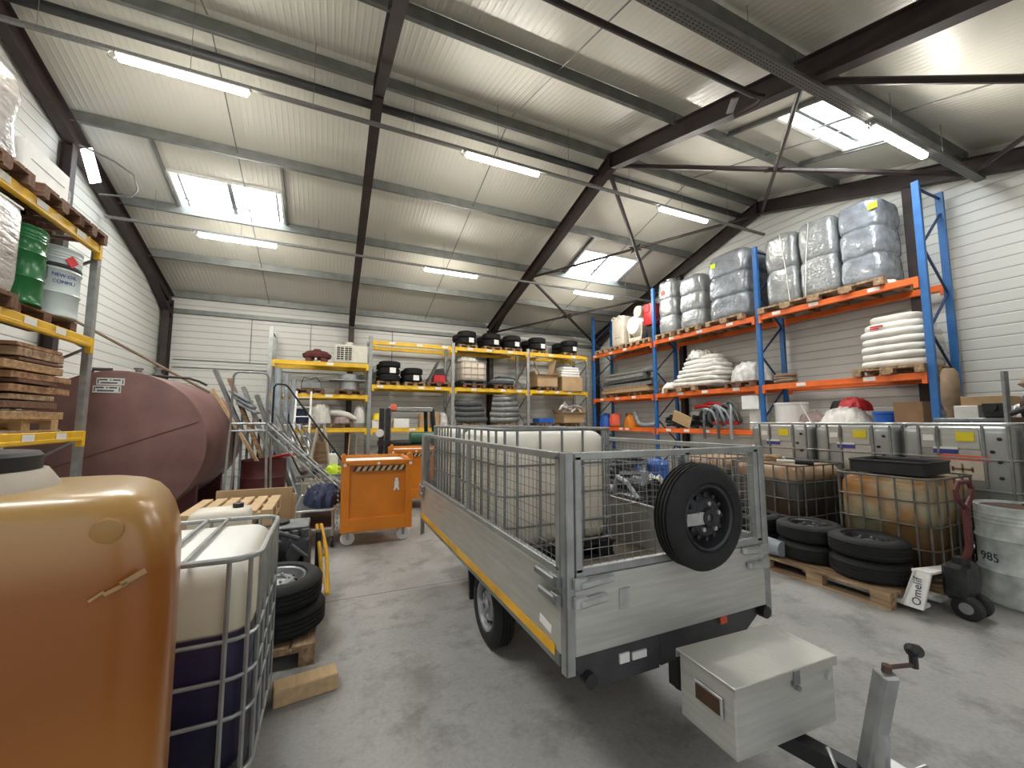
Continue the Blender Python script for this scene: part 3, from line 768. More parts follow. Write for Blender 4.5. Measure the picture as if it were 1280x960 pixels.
# ------------------------------------------------------------------ maroon storage tank
t = thing('storage_tank', 'large maroon horizontal cylindrical storage tank beside the left wall', 'storage tank', (-2.99, 8.2, 0))
r = 1.18; zc = 1.30; Lg = 3.0
B().lathe([(.001, .0), (r-.03, .0), (r-.006, .01), (r, .035), (r, Lg-.03), (r-.03, Lg), (.001, Lg)], (0, 0, zc), 'Y', 72).ob('tank_shell', 'maroon', t, smooth=30)
b = B(); b.bar((-1.0, -.004, zc-.42), (1.05, -.004, zc+.38), .006, .012); b.ob('weld_seam', 'dmaroon', t, smooth=0)
for y in (.6, Lg-.6):
    b = B(); b.poly([(-.95, y-.08, 0), (.95, y-.08, 0), (.95, y-.08, .75)] + [(r*.985*cos(a), y-.08, zc+r*.985*sin(a)) for a in [R(-28-i*12.4) for i in range(11)]] + [(-.95, y-.08, .75)], (0, .16, 0))
    b.ob('saddle', 'dmaroon', t, smooth=0)
for i, zz in enumerate((2.30, 2.18)):
    p = B(); p.box((-.085-.035*i, -.006, zz), (.33, .004, .108)); q = p.ob('sign_plate', 'label', t, smooth=0)
    c = B()
    for k, (u, v, l) in enumerate([(-.11, .025, .12), (.0, .025, .02), (.09, .025, .12), (-.02, -.022, .25)]): c.box((-.085-.035*i+u*.78, -.009, zz+v), (l*.78, .002, .02))
    for u in (-.145, .145): c.box((-.085-.035*i+u, -.009, zz), (.012, .002, .07))
    c.ob('printed_text', 'ink', q, smooth=0)
for x, y, h in ((-.05, .85, .14), (.12, 1.15, .19)):
    b = B(); z0 = zc+r-.04; b.cyl((x, y, z0), (x, y, z0+h), .045, 14); b.cyl((x, y, z0+h*.45), (x, y, z0+h*.6), .075, 14); b.cyl((x, y, z0+h), (x, y, z0+h+.03), .065, 14)
    b.ob('vent_fitting', 'dgalv', t)
b = B(); b.tube([(-.5, .5, zc+r-.03), (-.5, .5, zc+r+.05), (-.3, .6, zc+r+.06)], .03, 8); b.ob('filler_elbow', 'brown', t)
b = B(); b.tube([(-.2, .95, zc+r+.03), (.55, 1.3, zc+r+.02), (.7, 1.35, zc+r-.03), (.82, 1.35, zc+r-.1)], .022, 8); b.ob('delivery_pipe', 'brown', t)
# ------------------------------------------------------------------ long poles, drum of profiles, steps
def stick(name, label, a, c, w_, h_, m, cat='pole', round_=False, part='shaft'):
    mid = Vector(a); t = thing(name, label, cat, a)
    b = B(); v = Vector(c)-Vector(a)
    b.cyl((0, 0, 0), v, w_, 10) if round_ else b.bar((0, 0, 0), v, w_, h_)
    b.ob(part, m, t); return t
stick('long_pole', 'long thin brown pole leaning from the side wall down over the maroon tank', (-2.2, 9.95, 2.26), (-4.4, 9.5, 3.62), .024, .03, 'brownbag', round_=True)
t = thing('open_barrel', 'dark red open barrel holding poles and profiles behind the step ladder', 'barrel', (-1.12, 9.35, 0))
B().lathe([(.36, .0), (.38, .01), (.38, .3), (.392, .32), (.38, .34), (.38, .6), (.392, .62), (.38, .64), (.38, .93), (.39, .95), (.37, .95), (.365, .5), (.001, .48)], n=40).ob('barrel_shell', 'dmaroon', t)
stick('timber_batten', 'yellowish timber batten standing slanted in the dark red barrel', (-1.0, 9.3, .5), (-2.02, 9.3, 2.3), .085, .05, 'lwood', 'batten')
for i in range(5):
    x = -.98+.05*i
    stick('gutter_profile', ['wide grey gutter profile, outermost of the slanted bundle', 'grey gutter profile with a brown inner face, second in the slanted bundle', 'dull metal gutter profile in the middle of the slanted bundle', 'slim grey gutter profile, fourth in the slanted bundle', 'short grey profile with black end, last in the slanted bundle'][i],
          (x+.08*i, 9.86+.03*i, .02), (x-1.15+.19*i, 9.9+.06*i, 2.72-.16*i), .15, .06, ['dgalv', 'wood', 'galv', 'dgalv', 'hoselight'][i], 'gutter profile')
t = thing('strap_roll', 'grey tape wrapped around the bundle of gutter profiles', 'tape', (-1.68, 10.0, 2.2))
for k in range(3): B().box((.07*k, .06, -.12*k), (.4, .66, .05), Matrix.Rotation(R(32), 3, 'Y'), .015).ob('tape_band', 'hoselight', t)
t = thing('metal_bracket', 'small red metal bracket lying on the rim of the dark red barrel', 'bracket', (-.9, 9.15, .955))
B().tube([(-.18, 0, .02), (.22, .1, .1), (.3, .3, .06), (-.1, .3, .02)], .022, 8, True).ob('bracket', 'red', t)
for i in range(9):
    u = i/8
    stick('steel_offcut', ['rusty steel bar', 'thin zinc rod', 'dull grey angle bar', 'slim brown rod', 'grey flat bar', 'galvanised tube', 'bent grey strip', 'pale zinc conduit', 'dark steel bar'][i]+' in the slanted heap behind the step ladder, '+['lowest', 'second', 'third', 'fourth', 'in the middle', 'sixth', 'seventh', 'eighth', 'uppermost'][i],
          (-.3+.1*i, 10.3+.05*i, .04+.01*i), (-1.25+.13*i, 10.75+.03*i, 1.95-.08*i+.04*(i % 3)), .03, .03, ['rust', 'zinc', 'dgalv', 'rust', 'galv', 'zinc', 'galv', 'zinc', 'rust'][i], 'metal bar')
for i in range(8):
    stick('leaning_bar', ['rusty tube', 'pale strip', 'grey tube', 'brown batten', 'dark tube', 'dull bar', 'white strip', 'short rusty bar'][i]+' leaning upright behind the dark red barrel, '+['beside the tank', 'second along', 'third along', 'fourth along', 'in the middle', 'sixth along', 'seventh along', 'beside the heap of bars'][i],
          (-1.75+.1*i, 10.12+.04*(i % 3), 0), (-1.8+.11*i, 10.3+.04*(i % 3), 1.5+.12*((i*3) % 5)), .05, .03, ['rust', 'hoselight', 'dgalv', 'plank', 'rust', 'dgalv', 'white', 'rust'][i], 'metal bar')
# mobile step ladder
t = thing('mobile_steps', 'grey tubular warehouse steps with a raised platform, beside the maroon tank', 'step ladder', (0, 8.2, 0))
Y0, Y1 = 0., .6; px0, px1, pz = -1.5, -.98, 1.65; fx = .62
b = B()
for y in (Y0, Y1):
    b.tube([(px1, y, pz), (fx, y, .08)], .022, 8); b.tube([(px1-.02, y, pz-.1), (fx-.2, y, .08)], .016, 8)
b.ob('stringer', 'galv', t)
for i in range(7):
    u = (i+.6)/7; x = px1+(fx-px1)*u; z = pz+(.08-pz)*u
    B().box((x, .3, z), (.16, .56, .025), None, .004).ob('tread', 'dgalv', t, smooth=0)
b = B(); b.box(((px0+px1)/2, .3, pz), (px1-px0+.05, .6, .035), None, .006); b.ob('platform', 'dgalv', t, smooth=0)
for x, y in ((px0, Y0), (px0, Y1), (px1, Y0), (px1, Y1)):
    B().tube([(x, y, pz), (x-.06*(1 if x == px0 else -1), y, .09)], .02, 8).ob('leg', 'galv', t)
b = B()
for y in (Y0, Y1): b.tube([(px0, y, pz), (px1, y, pz)], .018, 8); b.tube([(px0, y, pz-.12), (px1, y, pz-.12)], .016, 8)
b.tube([(px0, Y0, pz-.12), (px0, Y1, pz-.12)], .016, 8)
b.ob('platform_rail', 'galv', t)
for y in (Y0,):
    b = B(); b.tube([(px0, y, pz), (px0, y, pz+.78)]+arc((px0+.1, y, pz+.78), .1, pi, pi/2, 5)+arc((px1-.1, y, pz+.78), .1, pi/2, 0, 5)+[(px1, y, pz+.78), (px1, y, pz)], .018, 8); b.ob('guard_rail', 'dgalv', t)
b = B(); b.tube([(px1+.02, Y1, pz), (px1+.02, Y1, pz+.68), (px1+.06, Y1, pz+.74)]+arc((px1+.15, Y1, pz+.6), .14, pi/2, .5, 4)+[(fx-.3, Y1, .85), (fx-.28, Y1, .3)], .018, 8); b.ob('handrail', 'black', t)
for x in (px0-.06, px1+.06, ):
    for y in (Y0, Y1): B().lathe([(.02, -.03), (.085, -.028), (.09, -.015), (.09, .015), (.085, .028), (.02, .03)], (x, y, .09), 'Y', 20).ob('castor_wheel', 'black', t)
for y in (Y0, Y1): B().box((fx, y, .04), (.06, .05, .08)).ob('foot', 'black', t)
# white ladder, stepladder, odds and ends behind
t = thing('ladder', 'narrow white aluminium ladder standing against the yellow rack bay', 'ladder', (-.68, 12.3, 0))
for s_ in (-1, 1): B().bar((s_*.2, 0, 0), (s_*.19, .95, 2.55), .05, .028).ob('stile', 'white', t)
for i in range(9):
    u = (i+.7)/9.4; B().tube([(-.2, .95*u, 2.55*u), (.2, .95*u, 2.55*u)], .016, 8).ob('rung', 'white', t)
t = thing('cage_trolley', 'short white wire trolley frame at the foot of the white ladder', 'trolley', (-.95, 11.4, 0))
b = B()
for x in (-.3, .3):
    for y in (-.2, .2): b.tube([(x, y, .0), (x, y, 1.62)], .014, 6)
for z in (.3, .75, 1.2, 1.6): b.tube([(-.3, -.2, z), (.3, -.2, z), (.3, .2, z), (-.3, .2, z)], .012, 6, True)
b.ob('wire_frame', 'white', t)
t = thing('stepladder', 'beige folding stepladder opened like a letter A, beside the orange skip', 'stepladder', (-.14, 9.75, 0))
for sx, sy in ((-.34, -.12), (.34, -.12), (-.3, .3), (.3, .3)): B().bar((sx*.16, sy*.2, 1.62), (sx, sy, .0), .06, .035).ob('leg', 'beige', t)
B().box((0, .02, 1.63), (.16, .14, .06), None, .02).ob('top_hinge', 'dgalv', t)
b = B(); b.poly([(-.12, .1, 1.25), (.16, .1, 1.25), (.26, .2, .75), (-.22, .2, .75)], (0, .015, 0)); b.ob('panel', 'wood', t, smooth=0)
b = B(); b.bar((-.25, -.1, .45), (.25, -.1, .45), .03, .03); b.ob('cross_bar', 'beige', t)
t = thing('workbench', 'low grey tube workbench crowded with parts, behind the orange skip', 'workbench', (-.08, 9.16, 0))
B().box((0, 0, .62), (.9, .5, .04), None, .005).ob('worktop', 'dgalv', t)
for sx in (-.4, .4):
    for sy in (-.2, .2): B().box((sx, sy, .3), (.04, .04, .6)).ob('leg', 'galv', t)
b = B(); b.tube([(-.4, -.2, .25), (.4, -.2, .25)], .014, 6); b.tube([(-.45, -.26, .5), (.5, -.26, .5)], .016, 6); b.ob('rail', 'white', t)
t = thing('hi_vis_vest', 'bunched lime hi-vis vest on the low workbench by the orange skip', 'vest', (.12, 9.1, .64))
B().heap(.34, .3, .16, amp=.03, sc=8, seed=2).ob('vest_fabric', 'hiviz', t, smooth=60)
t = thing('canister', 'white plastic canister on the low workbench behind the lime vest', 'canister', (.12, 9.31, .64))
B().box((0, 0, .2), (.17, .15, .38), None, .04, 3).ob('body', 'white', t); B().cyl((0, 0, .38), (0, 0, .43), .03, 12).ob('cap', 'black', t)
for i in range(4):
    t = thing('machine_part', ['rusty gear housing', 'zinc pipe clamp', 'dark valve block', 'grey flange'][i]+' on the low workbench, '+['at its outer end', 'second along', 'third along', 'beside the vest'][i], 'machine part', (-.42+.11*i, 9.06+.05*(i % 2), .64))
    b = B(); b.cyl((0, 0, 0), (0, 0, .06+.03*(i % 3)), .05, 12); b.cyl((-.05, 0, .05), (.06, .02, .06), .03, 10); b.ob('casting', ['rust', 'zinc', 'black2', 'galv'][i], t)
for i in range(3):
    stick('standing_board', ['narrow', 'broad', 'short'][i]+' brown board leaning under the yellow shelf with the tarpaulins', (.55+.22*i, 13.15, .0), (.62+.2*i, 13.48, 1.3-.1*i), .03, .17, ['plank', 'wood', 'dwood'][i], 'board')
for i, (x, xt, r_) in enumerate(((-1.3, -1.38, .09), (-1.08, -1.16, .06), (-.98, -.96, .07), (-1.52, -1.48, .05))):
    stick('grey_duct', ['thick grey ribbed duct', 'medium grey duct', 'smooth grey pipe', 'thin grey pipe'][i]+' standing upright in front of the yellow shelves', (x, 13.2, 0), (xt, 13.44, 3.2-.15*i), r_, r_, 'hoselight', 'duct', True)
# ------------------------------------------------------------------ the cluster in front of the steps
t = thing('cardboard_sheet', 'tall sheet of cardboard standing behind the small pallet', 'cardboard', (-.72, 5.45, 0))
b = B(); b.box((0, 0, .47), (.74, .02, .93), None, .004); b.box((.39, -.06, .44), (.012, .13, .86), R(18)); b.ob('sheet', 'card', t, smooth=0)
carton('brown carton under the light wooden pallet behind the caged tank', (-.82, 4.84, 0), (.66, .72, .6), 0, 'card2')
pallet('lwood', (-.8, 4.82, .742), R(90), 'light new wooden pallet lying on top, in front of the cardboard sheet', scale=(.68, .88, 1), n=6)
pallet('wood', (-.8, 4.82, .6), R(90), 'darker wooden pallet just below the light new one', scale=(.66, .86, .98))
carton('grey plastic crate behind the caged tank with violet liquid, under the white canister', (-.7, 3.6, 0), (.5, .4, .825), 0, 'hosegrey', tape=False, name='plastic_crate', cat='crate')
t = thing('canister', 'white square jerrycan with black cap behind the caged tank of violet liquid', 'canister', (-.68, 3.6, .83))
B().box((0, 0, .12), (.36, .26, .24), None, .05, 3).ob('body', 'cream', t); B().cyl((.1, 0, .23), (.1, 0, .27), .035, 14).ob('cap', 'black', t)
t = thing('tube_trolley', 'chrome tube trolley with a folded navy cloth, beside the orange skip', 'trolley', (-.08, 6.75, 0))
b = B()
b.tube(ring_rect(-.28, .2, -.6, .75, .5, .05, 3), .016, 8, True); b.tube(ring_rect(-.28, .2, -.6, .75, .25, .05, 3), .014, 8, True)
for x in (-.26, .18):
    for y in (-.55, .7): b.tube([(x, y, .5), (x, y, .08)], .016, 8)
b.ob('tube_frame', 'zinc', t)
B().box((-.04, .08, .26), (.42, 1.2, .012)).ob('lower_shelf', 'dmaroon', t); B().box((-.04, .08, .495), (.44, 1.25, .012)).ob('upper_shelf', 'hosegrey', t)
for x in (-.26, .18):
    for y in (-.55, .7): B().lathe([(.015, -.02), (.065, -.02), (.07, 0), (.065, .02), (.015, .02)], (x, y, .07), 'X', 18).ob('castor_wheel', 'black', t)
t = thing('folded_cloth', 'rumpled navy blue cloth on top of the chrome trolley', 'cloth', (-.04, 6.85, .502))
B().heap(.5, 1.15, .2, amp=.06, sc=6, seed=5, ex=2.5).ob('cloth', 'navy', t, smooth=70)
t = thing('gearbox', 'black greasy engine block under a grey plate, behind the loose wheels', 'engine', (-.36, 4.45, .144))
b = B(); b.box((0, 0, .25), (.5, .5, .5), None, .05, 2); b.cyl((.02, -.27, .3), (.02, -.2, .3), .12, 20); b.cyl((-.05, -.27, .2), (-.05, .2, .2), .13, 20); b.box((.16, -.1, .3), (.16, .3, .16), None, .03, 2); b.ob('engine_block', 'black2', t)
b = B()
for i in range(6): b.cyl((-.2+.08*i, -.2+.03*(i % 3), .45), (-.2+.08*i, -.2+.03*(i % 3), .56), .025+.008*(i % 2), 10)
b.tube([(-.15, -.2, .5), (0, -.28, .58), (.15, -.22, .5)], .02, 8); b.cyl((-.1, -.3, .33), (-.1, -.25, .33), .09, 18); b.cyl((.12, -.29, .38), (.12, -.25, .38), .06, 14); b.tube([(.2, -.27, .2), (.22, -.3, .36), (.1, -.3, .47)], .018, 8); b.ob('fittings', 'hosegrey', t)
B().box((-.02, .06, .57), (.5, .34, .03), None, .01).ob('cover_plate', 'dgalv', t); B().cyl((-.04, .06, .48), (-.04, .06, .61), .1, 14).ob('plate_post', 'black2', t)
t = thing('hand_truck', 'yellow tubular frame of a hand truck standing behind the loose wheels', 'hand truck', (-.03, 4.3, 0))
b = B(); b.tube([(-.04, .5, .62), (.0, .2, .42), (.04, -.1, .14), (.08, -.12, .14), (.06, .2, .42), (.0, .5, .62)], .018, 8, True); b.bar((0.02, .2, .4), (.06, .2, .4), .03, .03); b.ob('handle_frame', 'ylw2', t)
b = B(); b.box((-.02, .35, .3), (.05, .1, .6), None, .01); b.cyl((-.06, .3, .12), (.03, .3, .12), .12, 20); b.ob('wheel_column', 'black', t)
pallet('wood', (-.43, 3.92, 0), R(90), 'low wooden pallet on the floor under the two loose car wheels', scale=(1, 1, .98))
tyre((-.28, 3.66, .143), 'lower black car wheel of the pair lying on the floor pallet', r=.31, w=.2, rim='rimdark')
tyre((-.31, 3.66, .345), 'upper car wheel with grey steel rim lying on another wheel', r=.31, w=.2, rim='rimgrey', tilt=.05)
t = thing('plastic_sheet', 'small scrap of white plastic film behind the loose car wheels', 'film', (-.04, 4.05, .146))
B().heap(.12, .4, .12, amp=.04, sc=9, seed=1).ob('film', 'white', t)
t = thing('timber_block', 'short squared timber on the floor against the caged tank', 'timber', (-.07, 3.0, 0), R(8))
B().box((0, 0, .05), (.36, .13, .1), None, .006).ob('timber', 'lwood', t, smooth=0)
# violet IBC and the big amber tank
VI = layers('cream_bottle_with_violet_liquid', [(0, (.008, .007, .02)), (.3, (.014, .012, .04)), (.55, (.028, .02, .06)), (.632, (.045, .026, .05)), (.645, (.60, .555, .40)), (.88, (.70, .66, .53)), (.94, (.88, .87, .82))], 1.0, .4, .004)
t = ibc('caged plastic tank with violet liquid below and a cream upper half', (-.77, 2.68, 0), 0, 1.0, .9, 1.08, VI, 'steel', .12, (4, 5), (.3, .47, .64), 'galv', .011, lid=None, rr=.11, top_bars=True, bar_at=.7)
AM = layers('amber_translucent_plastic', [(0, (.34, .13, .016)), (.8, (.34, .122, .014)), (1.1, (.26, .078, .007)), (1.3, (.27, .084, .009)), (1.41, (.38, .18, .042)), (1.50, (.47, .29, .10))], 1.52, .3, .07, .5, .15)
t = thing('poly_tank', 'big rounded amber plastic tank with a black screw lid, closest to the camera', 'tank', (-.95, 1.53, 0), R(13))
B().blob([(0, .92), (.03, .97), (.09, 1), (.6, 1.003), (1.2, 1.), (1.3, .995), (1.37, .98), (1.42, .955), (1.46, .92), (1.49, .875), (1.508, .81), (1.518, .73), (1.522, .6)], 1.1, .64, 7, 120, amp=.004, sc=3).ob('tank_body', AM, t, smooth=80)
B().lathe([(.25, 0), (.24, .03), (.228, .05), (.218, .065), (.001, .065)], (.03, -.02, 1.505), n=40).ob('neck', 'beige', t)
B().lathe([(.2, .0), (.206, .006), (.206, .045), (.198, .055), (.001, .055)], (.03, -.02, 1.562), n=40).ob('screw_lid', 'black', t)
b = B(); b.lathe([(.034, .02), (.03, -.004), (.024, -.007), (.0, -.008)], n=24, axis='Y'); b.ob('moulded_boss', 'boss', t, (.41, -.295, 1.43))
for (u, v, w_, h_, a_) in ((.468, 1.318, .05, .013, .5), (.438, 1.298, .045, .009, .42), (.405, 1.288, .03, .006, .6)): B().box((u, -.3195, v), (w_, .001, h_), Matrix.Rotation(-a_, 3, 'Y')).ob('scuff_mark', 'scuff', t, smooth=0)
# ------------------------------------------------------------------ yellow racking on the back wall
YR = 13.55
rack('pallet_racking', 'low yellow pallet rack with three shelves, below the window air conditioner', (0, YR, 0), 0, 1.05, [(-1.62, 4.45)], 'galv',
     [(-1.57, 1.1, 3.42, (.58,)), (-1.57, 1.1, 2.44, (.15, .58)), (-1.57, 1.1, 1.41, (.5,))], 'yellow')
rack('pallet_racking', 'long yellow pallet rack with tyres on its top shelf, on the back wall', (0, YR, 0), 0, 1.05, [(1.15, 4.4), (3.86, 4.4), (6.76, 4.4), (9.42, 4.2)], 'galv',
     [(1.2, 3.81, 4.2, (.23, .57, .9)), (1.2, 3.81, 2.78, (.1, .6, .82)), (1.2, 3.81, 1.4, (.5, .8)),
      (3.91, 6.71, 4.2, (.2, .45, .75)), (3.91, 6.71, 2.78, (.25, .65, .88)), (3.91, 6.71, 1.4, (.3, .7)),
      (6.81, 9.37, 4.2, (.35, .75)), (6.81, 9.37, 2.78, (.18, .45, .68)), (6.81, 9.37, 1.4, (.3, .7))], 'yellow')
YC = YR+.52
def yp(x, z, m, label, sc=None): return pallet(m, (x, YC, z), R(90), label, scale=sc)
h = .0685
z3, z2, z1 = 3.42+h, 2.44+h, 1.41+h
# bay one
t = thing('pump_casting', 'dark red iron casting on the top of the low yellow rack', 'casting', (-.4, YC-.2, z3))
b = B(); b.lathe([(.2, .1), (.38, .14), (.41, .2), (.41, .26), (.36, .28), (.3, .34), (.12, .36), (.1, .42), (.0, .43)], n=28)
for a in range(4): b.box((.3*cos(a*pi/2+.7), .3*sin(a*pi/2+.7), .06), (.16, .16, .12))
b.ob('casting', 'brick', t); B().lathe([(.0, -.01), (.035, -.01), (.035, .0)], (-.02, -.36, .07), 'Y', 14).ob('plug', 'white', t)
t = thing('air_conditioner', 'cream window air conditioner with a dark slatted grille on the low yellow rack', 'air conditioner', (.57, YC-.2, z3))
B().box((0, 0, .3), (.98, .6, .56), None, .02).ob('casing', 'acwhite', t)
B().box((-.2, -.302, .3), (.5, .006, .44)).ob('grille_opening', 'black', t, smooth=0)
b = B()
for i in range(7): b.box((-.2, -.31, .1+.066*i), (.5, .012, .016))
for i in range(5): b.box((-.43+.115*i, -.312, .3), (.03 if i in (0, 2, 4) else .014, .014, .45))
b.ob('grille_slat', 'acwhite', t, smooth=0)
B().cyl((-.05, .1, .58), (-.05, .1, .72), .13, 20).ob('flue_collar', 'acwhite', t); B().box((0, 0, .012), (1.02, .62, .024)).ob('base_tray', 'dgalv', t)
yp(-.55, z2, 'dwood', 'wooden pallet under the grey wire container on the middle shelf of the low yellow rack'); yp(.55, z2, 'dwood', 'dark pallet under the round steel vessel on the low yellow rack')
t = thing('steel_container', 'small grey steel container with a bent wire handle, above the tarpaulins', 'container', (-.52, YC-.25, z2+.144))
B().box((0, 0, .12), (.56, .4, .24), None, .03).ob('body', 'dgalv', t); B().tube([(-.25, -.2, .2), (-.2, -.2, .34), (0, -.2, .3), (.12, -.2, .36), (.26, -.2, .2)], .014, 6).ob('wire_handle', 'black', t)
t = thing('steel_vessel', 'round grey steel vessel with a flat plate halfway up, on the low yellow rack', 'vessel', (.55, YC-.15, z2+.144))
B().lathe([(.2, 0), (.3, .02), (.3, .3), (.3, .5), (.28, .52), (.001, .52)], n=30).ob('vessel', 'galv', t); B().box((-.05, -.05, .31), (1.05, .6, .03)).ob('flat_plate', 'hoselight', t)
yp(.35, z1, 'wood', 'wooden pallet under the rolled tarpaulins'); yp(-.75, z1, 'dwood', 'dark pallet partly behind the white ladder, on the lowest yellow shelf')
for (x, sx, hh, m, lb, sd) in ((-.24, .66, .6, 'tarp', 'bulging off-white tarpaulin bundle behind the white ladder', 3), (.4, .54, .3, 'pinkfab', 'flattened brownish fabric bundle between two tarpaulins', 4), (.88, .36, .52, 'tarp', 'white ball of crumpled tarpaulin beside the rack upright', 6)):
    t = thing('tarpaulin_bundle', lb, 'tarpaulin', (x, YC-.25, z1+.144)); B().heap(sx, .7, hh, amp=.09, sc=4.5, seed=sd).ob('tarpaulin', m, t, smooth=70)
t = thing('tarpaulin_bundle', 'long rolled white tarpaulin lying over the brownish bundle', 'tarpaulin', (.4, YC-.45, z1+.35))
b = B(); b.tube([(-.35, 0, .12), (-.1, -.02, .1), (.15, -.02, .04), (.4, -.05, -.08)], [.07, .1, .09, .05], 14); b.rough(.02, 6).ob('roll', 'tarp', t, smooth=70)
t = thing('dark_sack', 'black filled sack on the lowest yellow shelf behind the white ladder', 'sack', (-.85, YC-.2, z1+.144)); B().heap(.6, .6, .42, amp=.06, sc=5, seed=9).ob('sack_body', 'navy', t, smooth=70)
# tyres in twos and threes
zz = 2.78+h; zt4 = 4.2+h
ORD = ['bottom', 'middle', 'top']
def tstack(x, z, n, where, back=True, sheet=True, r=.345, w=.235):
    for row, y in (('front', YR+.32), ('rear', YR+.32+2*r+.01)) if back else (('front', YR+.32),):
        for i in range(n):
            o = ORD[i] if n == 3 else ('lower', 'upper')[i]
            s_ = sheet and row == 'front' and i == (1 if n == 3 else 0)
            tyre((x+random.uniform(-.015, .015), y, z+.144+i*w), '%s black tyre%s in the %s stack, %s' % (o, ' with paper sheet' if s_ else '', row, where), r=r, w=w, sheet=s_, rotz=R(12) if s_ else 0)
yp(1.72, zz, 'wood', 'pallet under the three-high tyre stack on the middle yellow shelf'); tstack(1.78, zz, 3, 'three-high tyre pallet', w=.22)
yp(2.6, zz, 'wood', 'pallet under the two-high tyre stack on the middle yellow shelf'); tstack(2.55, zz, 2, 'two-high pallet beside the red toolbox', w=.235, r=.32)
yp(3.36, zz, 'dwood', 'pallet under the red toolbox and the leaning plate')
t = thing('tool_box', 'red toolbox with a black top on the middle yellow shelf', 'toolbox', (3.42, YR+.3, zz+.144))
B().box((0, 0, .14), (.42, .4, .28), None, .02).ob('box', 'red', t); B().poly([(-.2, -.2, .28), (.2, -.2, .28), (.12, -.2, .5), (-.12, -.2, .46)], (0, .4, 0)).ob('lid', 'black', t)
stick('leaning_plate', 'dark grey plate leaning beside the red toolbox', (3.02, YR+.2, zz+.16), (3.4, YR+.24, zz+.9), .3, .04, 'hosegrey', 'plate')
where = ['topmost tyres by the rack upright', 'topmost tyres above the caged tank', 'topmost tyres above the coiled hoses', 'topmost tyres above the opened carton', 'topmost tyres above the foam sheets']
for x, wv in zip((4.45, 5.4, 6.22, 7.3, 8.75), where):
    yp(x, zt4, 'wood', 'wooden pallet under the '+wv); tstack(x, zt4, 2, wv, w=.24 if x < 6 or x > 7 else .23, r=.345)
# bay three
cb = layers('pale_pinkish_bottle', [(0, (.70, .58, .45)), (1, (.74, .64, .54))], 1, .5)
yp(4.62, zz, 'dwood', 'dark pallet under the small caged tank with crumpled film')
ibc('small caged cream tank on the middle yellow shelf, draped with crumpled film', (4.62, YC-.1, zz+.145), 0, .98, .95, .8, cb, 'plastic', .1, (4, 4), (.33, .66), 'galv', .009, lid=None)
t = thing('film_drape', 'crumpled pinkish film heaped on the small caged tank', 'film', (4.5, YC-.1, zz+.145+.812)); B().heap(.75, .6, .16, amp=.1, sc=6, seed=12).ob('film', 'sack', t, smooth=70)
yp(5.8, zz, 'dwood', 'pallet under the flat coils of grey hose')
for i in range(3):
    t = thing('hose_coil', ['lowest', 'middle', 'uppermost'][i]+' loop of grey hose on the middle yellow shelf', 'hose', (5.75+.1*i, YC-.2, zz+.145+.1*i))
    coil(B(), (0, 0, .05), .42-.04*i, .05, 1.6, .05, .02, i).ob('hose', ['hosegrey', 'hoselight', 'hosegrey'][i], t)
z1b = 1.4+h
for x, nm in ((4.6, 'dark grey'), (5.95, 'lighter grey')):
    yp(x, z1b, 'wood', 'wooden pallet under the fat %s hose rolls' % nm)
    for i in range(4 if x < 5 else 5):
        t = thing('hose_roll', '%s fat %s hose roll on the lowest yellow shelf' % (['bottom', 'second', 'third', 'fourth', 'topmost'][i], nm), 'hose', (x+random.uniform(-.05, .05)+(-.02*i), YC-.22, z1b+.145+.19*i))
        q = i*1.3+x; w_ = .56-.03*i
        P = [Vector((-w_, .06*sin(q), .02)), Vector((-w_*.6, -.12, 0)), Vector((-.05, -.2+.05*cos(q), .0)), Vector((w_*.55, -.14, .01)), Vector((w_, .05*cos(q), .02+(.1 if i == 4 else 0)))]
        for _ in range(2):
            Z = [P[0]]
            for u, v in zip(P, P[1:]): Z += [u*.75+v*.25, u*.25+v*.75]
            P = Z+[P[-1]]
        B().tube(P, [.05]+[.112]*(len(P)-2)+[.05], 16).ob('hose', 'hosegrey' if x < 5 else 'dgalv', t, (0, 0, .115))
# bay four
yp(7.55, zz, 'dwood', 'dark pallet under the opened carton')
carton('opened brown carton with raised flaps on the middle yellow shelf', (7.55, YC-.2, zz+.145), (.9, .75, .42), 0, 'card', True)
for s_, lb in ((-1, 'narrow cardboard strip leaning out of the opened carton'), (1, 'wide cardboard panel leaning out of the opened carton')):
    stick('cardboard_strip', lb, (7.55+s_*.12, YC-.4, zz+.3), (7.55+s_*.42, YC-.3, zz+1.2-(.1 if s_ < 0 else 0)), .3 if s_ > 0 else .12, .02, 'card', 'cardboard')
carton('closed cardboard box carrying white foam sheets on the middle yellow shelf', (8.65, YC-.22, zz), (.9, .8, .55), R(-3), 'card')
for i in range(4):
    t = thing('foam_sheet', '%s white foam sheet on the closed cardboard box' % ['lowest', 'second', 'third', 'topmost'][i], 'foam', (8.6, YC-.22, zz+.552+i*.1))
    B().box((0, 0, .05), (.86-.04*i, .7, .098), random.uniform(-.05, .05), .03, 3).ob('foam', 'foam', t)
yp(7.5, z1b, 'dwood', 'pallet under the blue tray on the lowest yellow shelf'); yp(8.75, z1b, 'wood', 'pallet under the carton of foam offcuts')
t = thing('blue_tray', 'flat blue plastic tray on the lowest yellow shelf', 'tray', (7.5, YC-.3, z1b+.145))
b = B(); b.box((0, 0, .02), (.62, .5, .03))
for x, y, a, c in ((0, -.25, .62, .02), (0, .25, .62, .02), (-.31, 0, .02, .5), (.31, 0, .02, .5)): b.box((x, y, .09), (a, c, .16))
b.ob('tray', 'skyblue', t, smooth=0)
carton('torn cardboard box overflowing with foam offcuts on the lowest yellow shelf', (8.7, YC-.25, z1b+.145), (.95, .7, .36), 0, 'card', True)
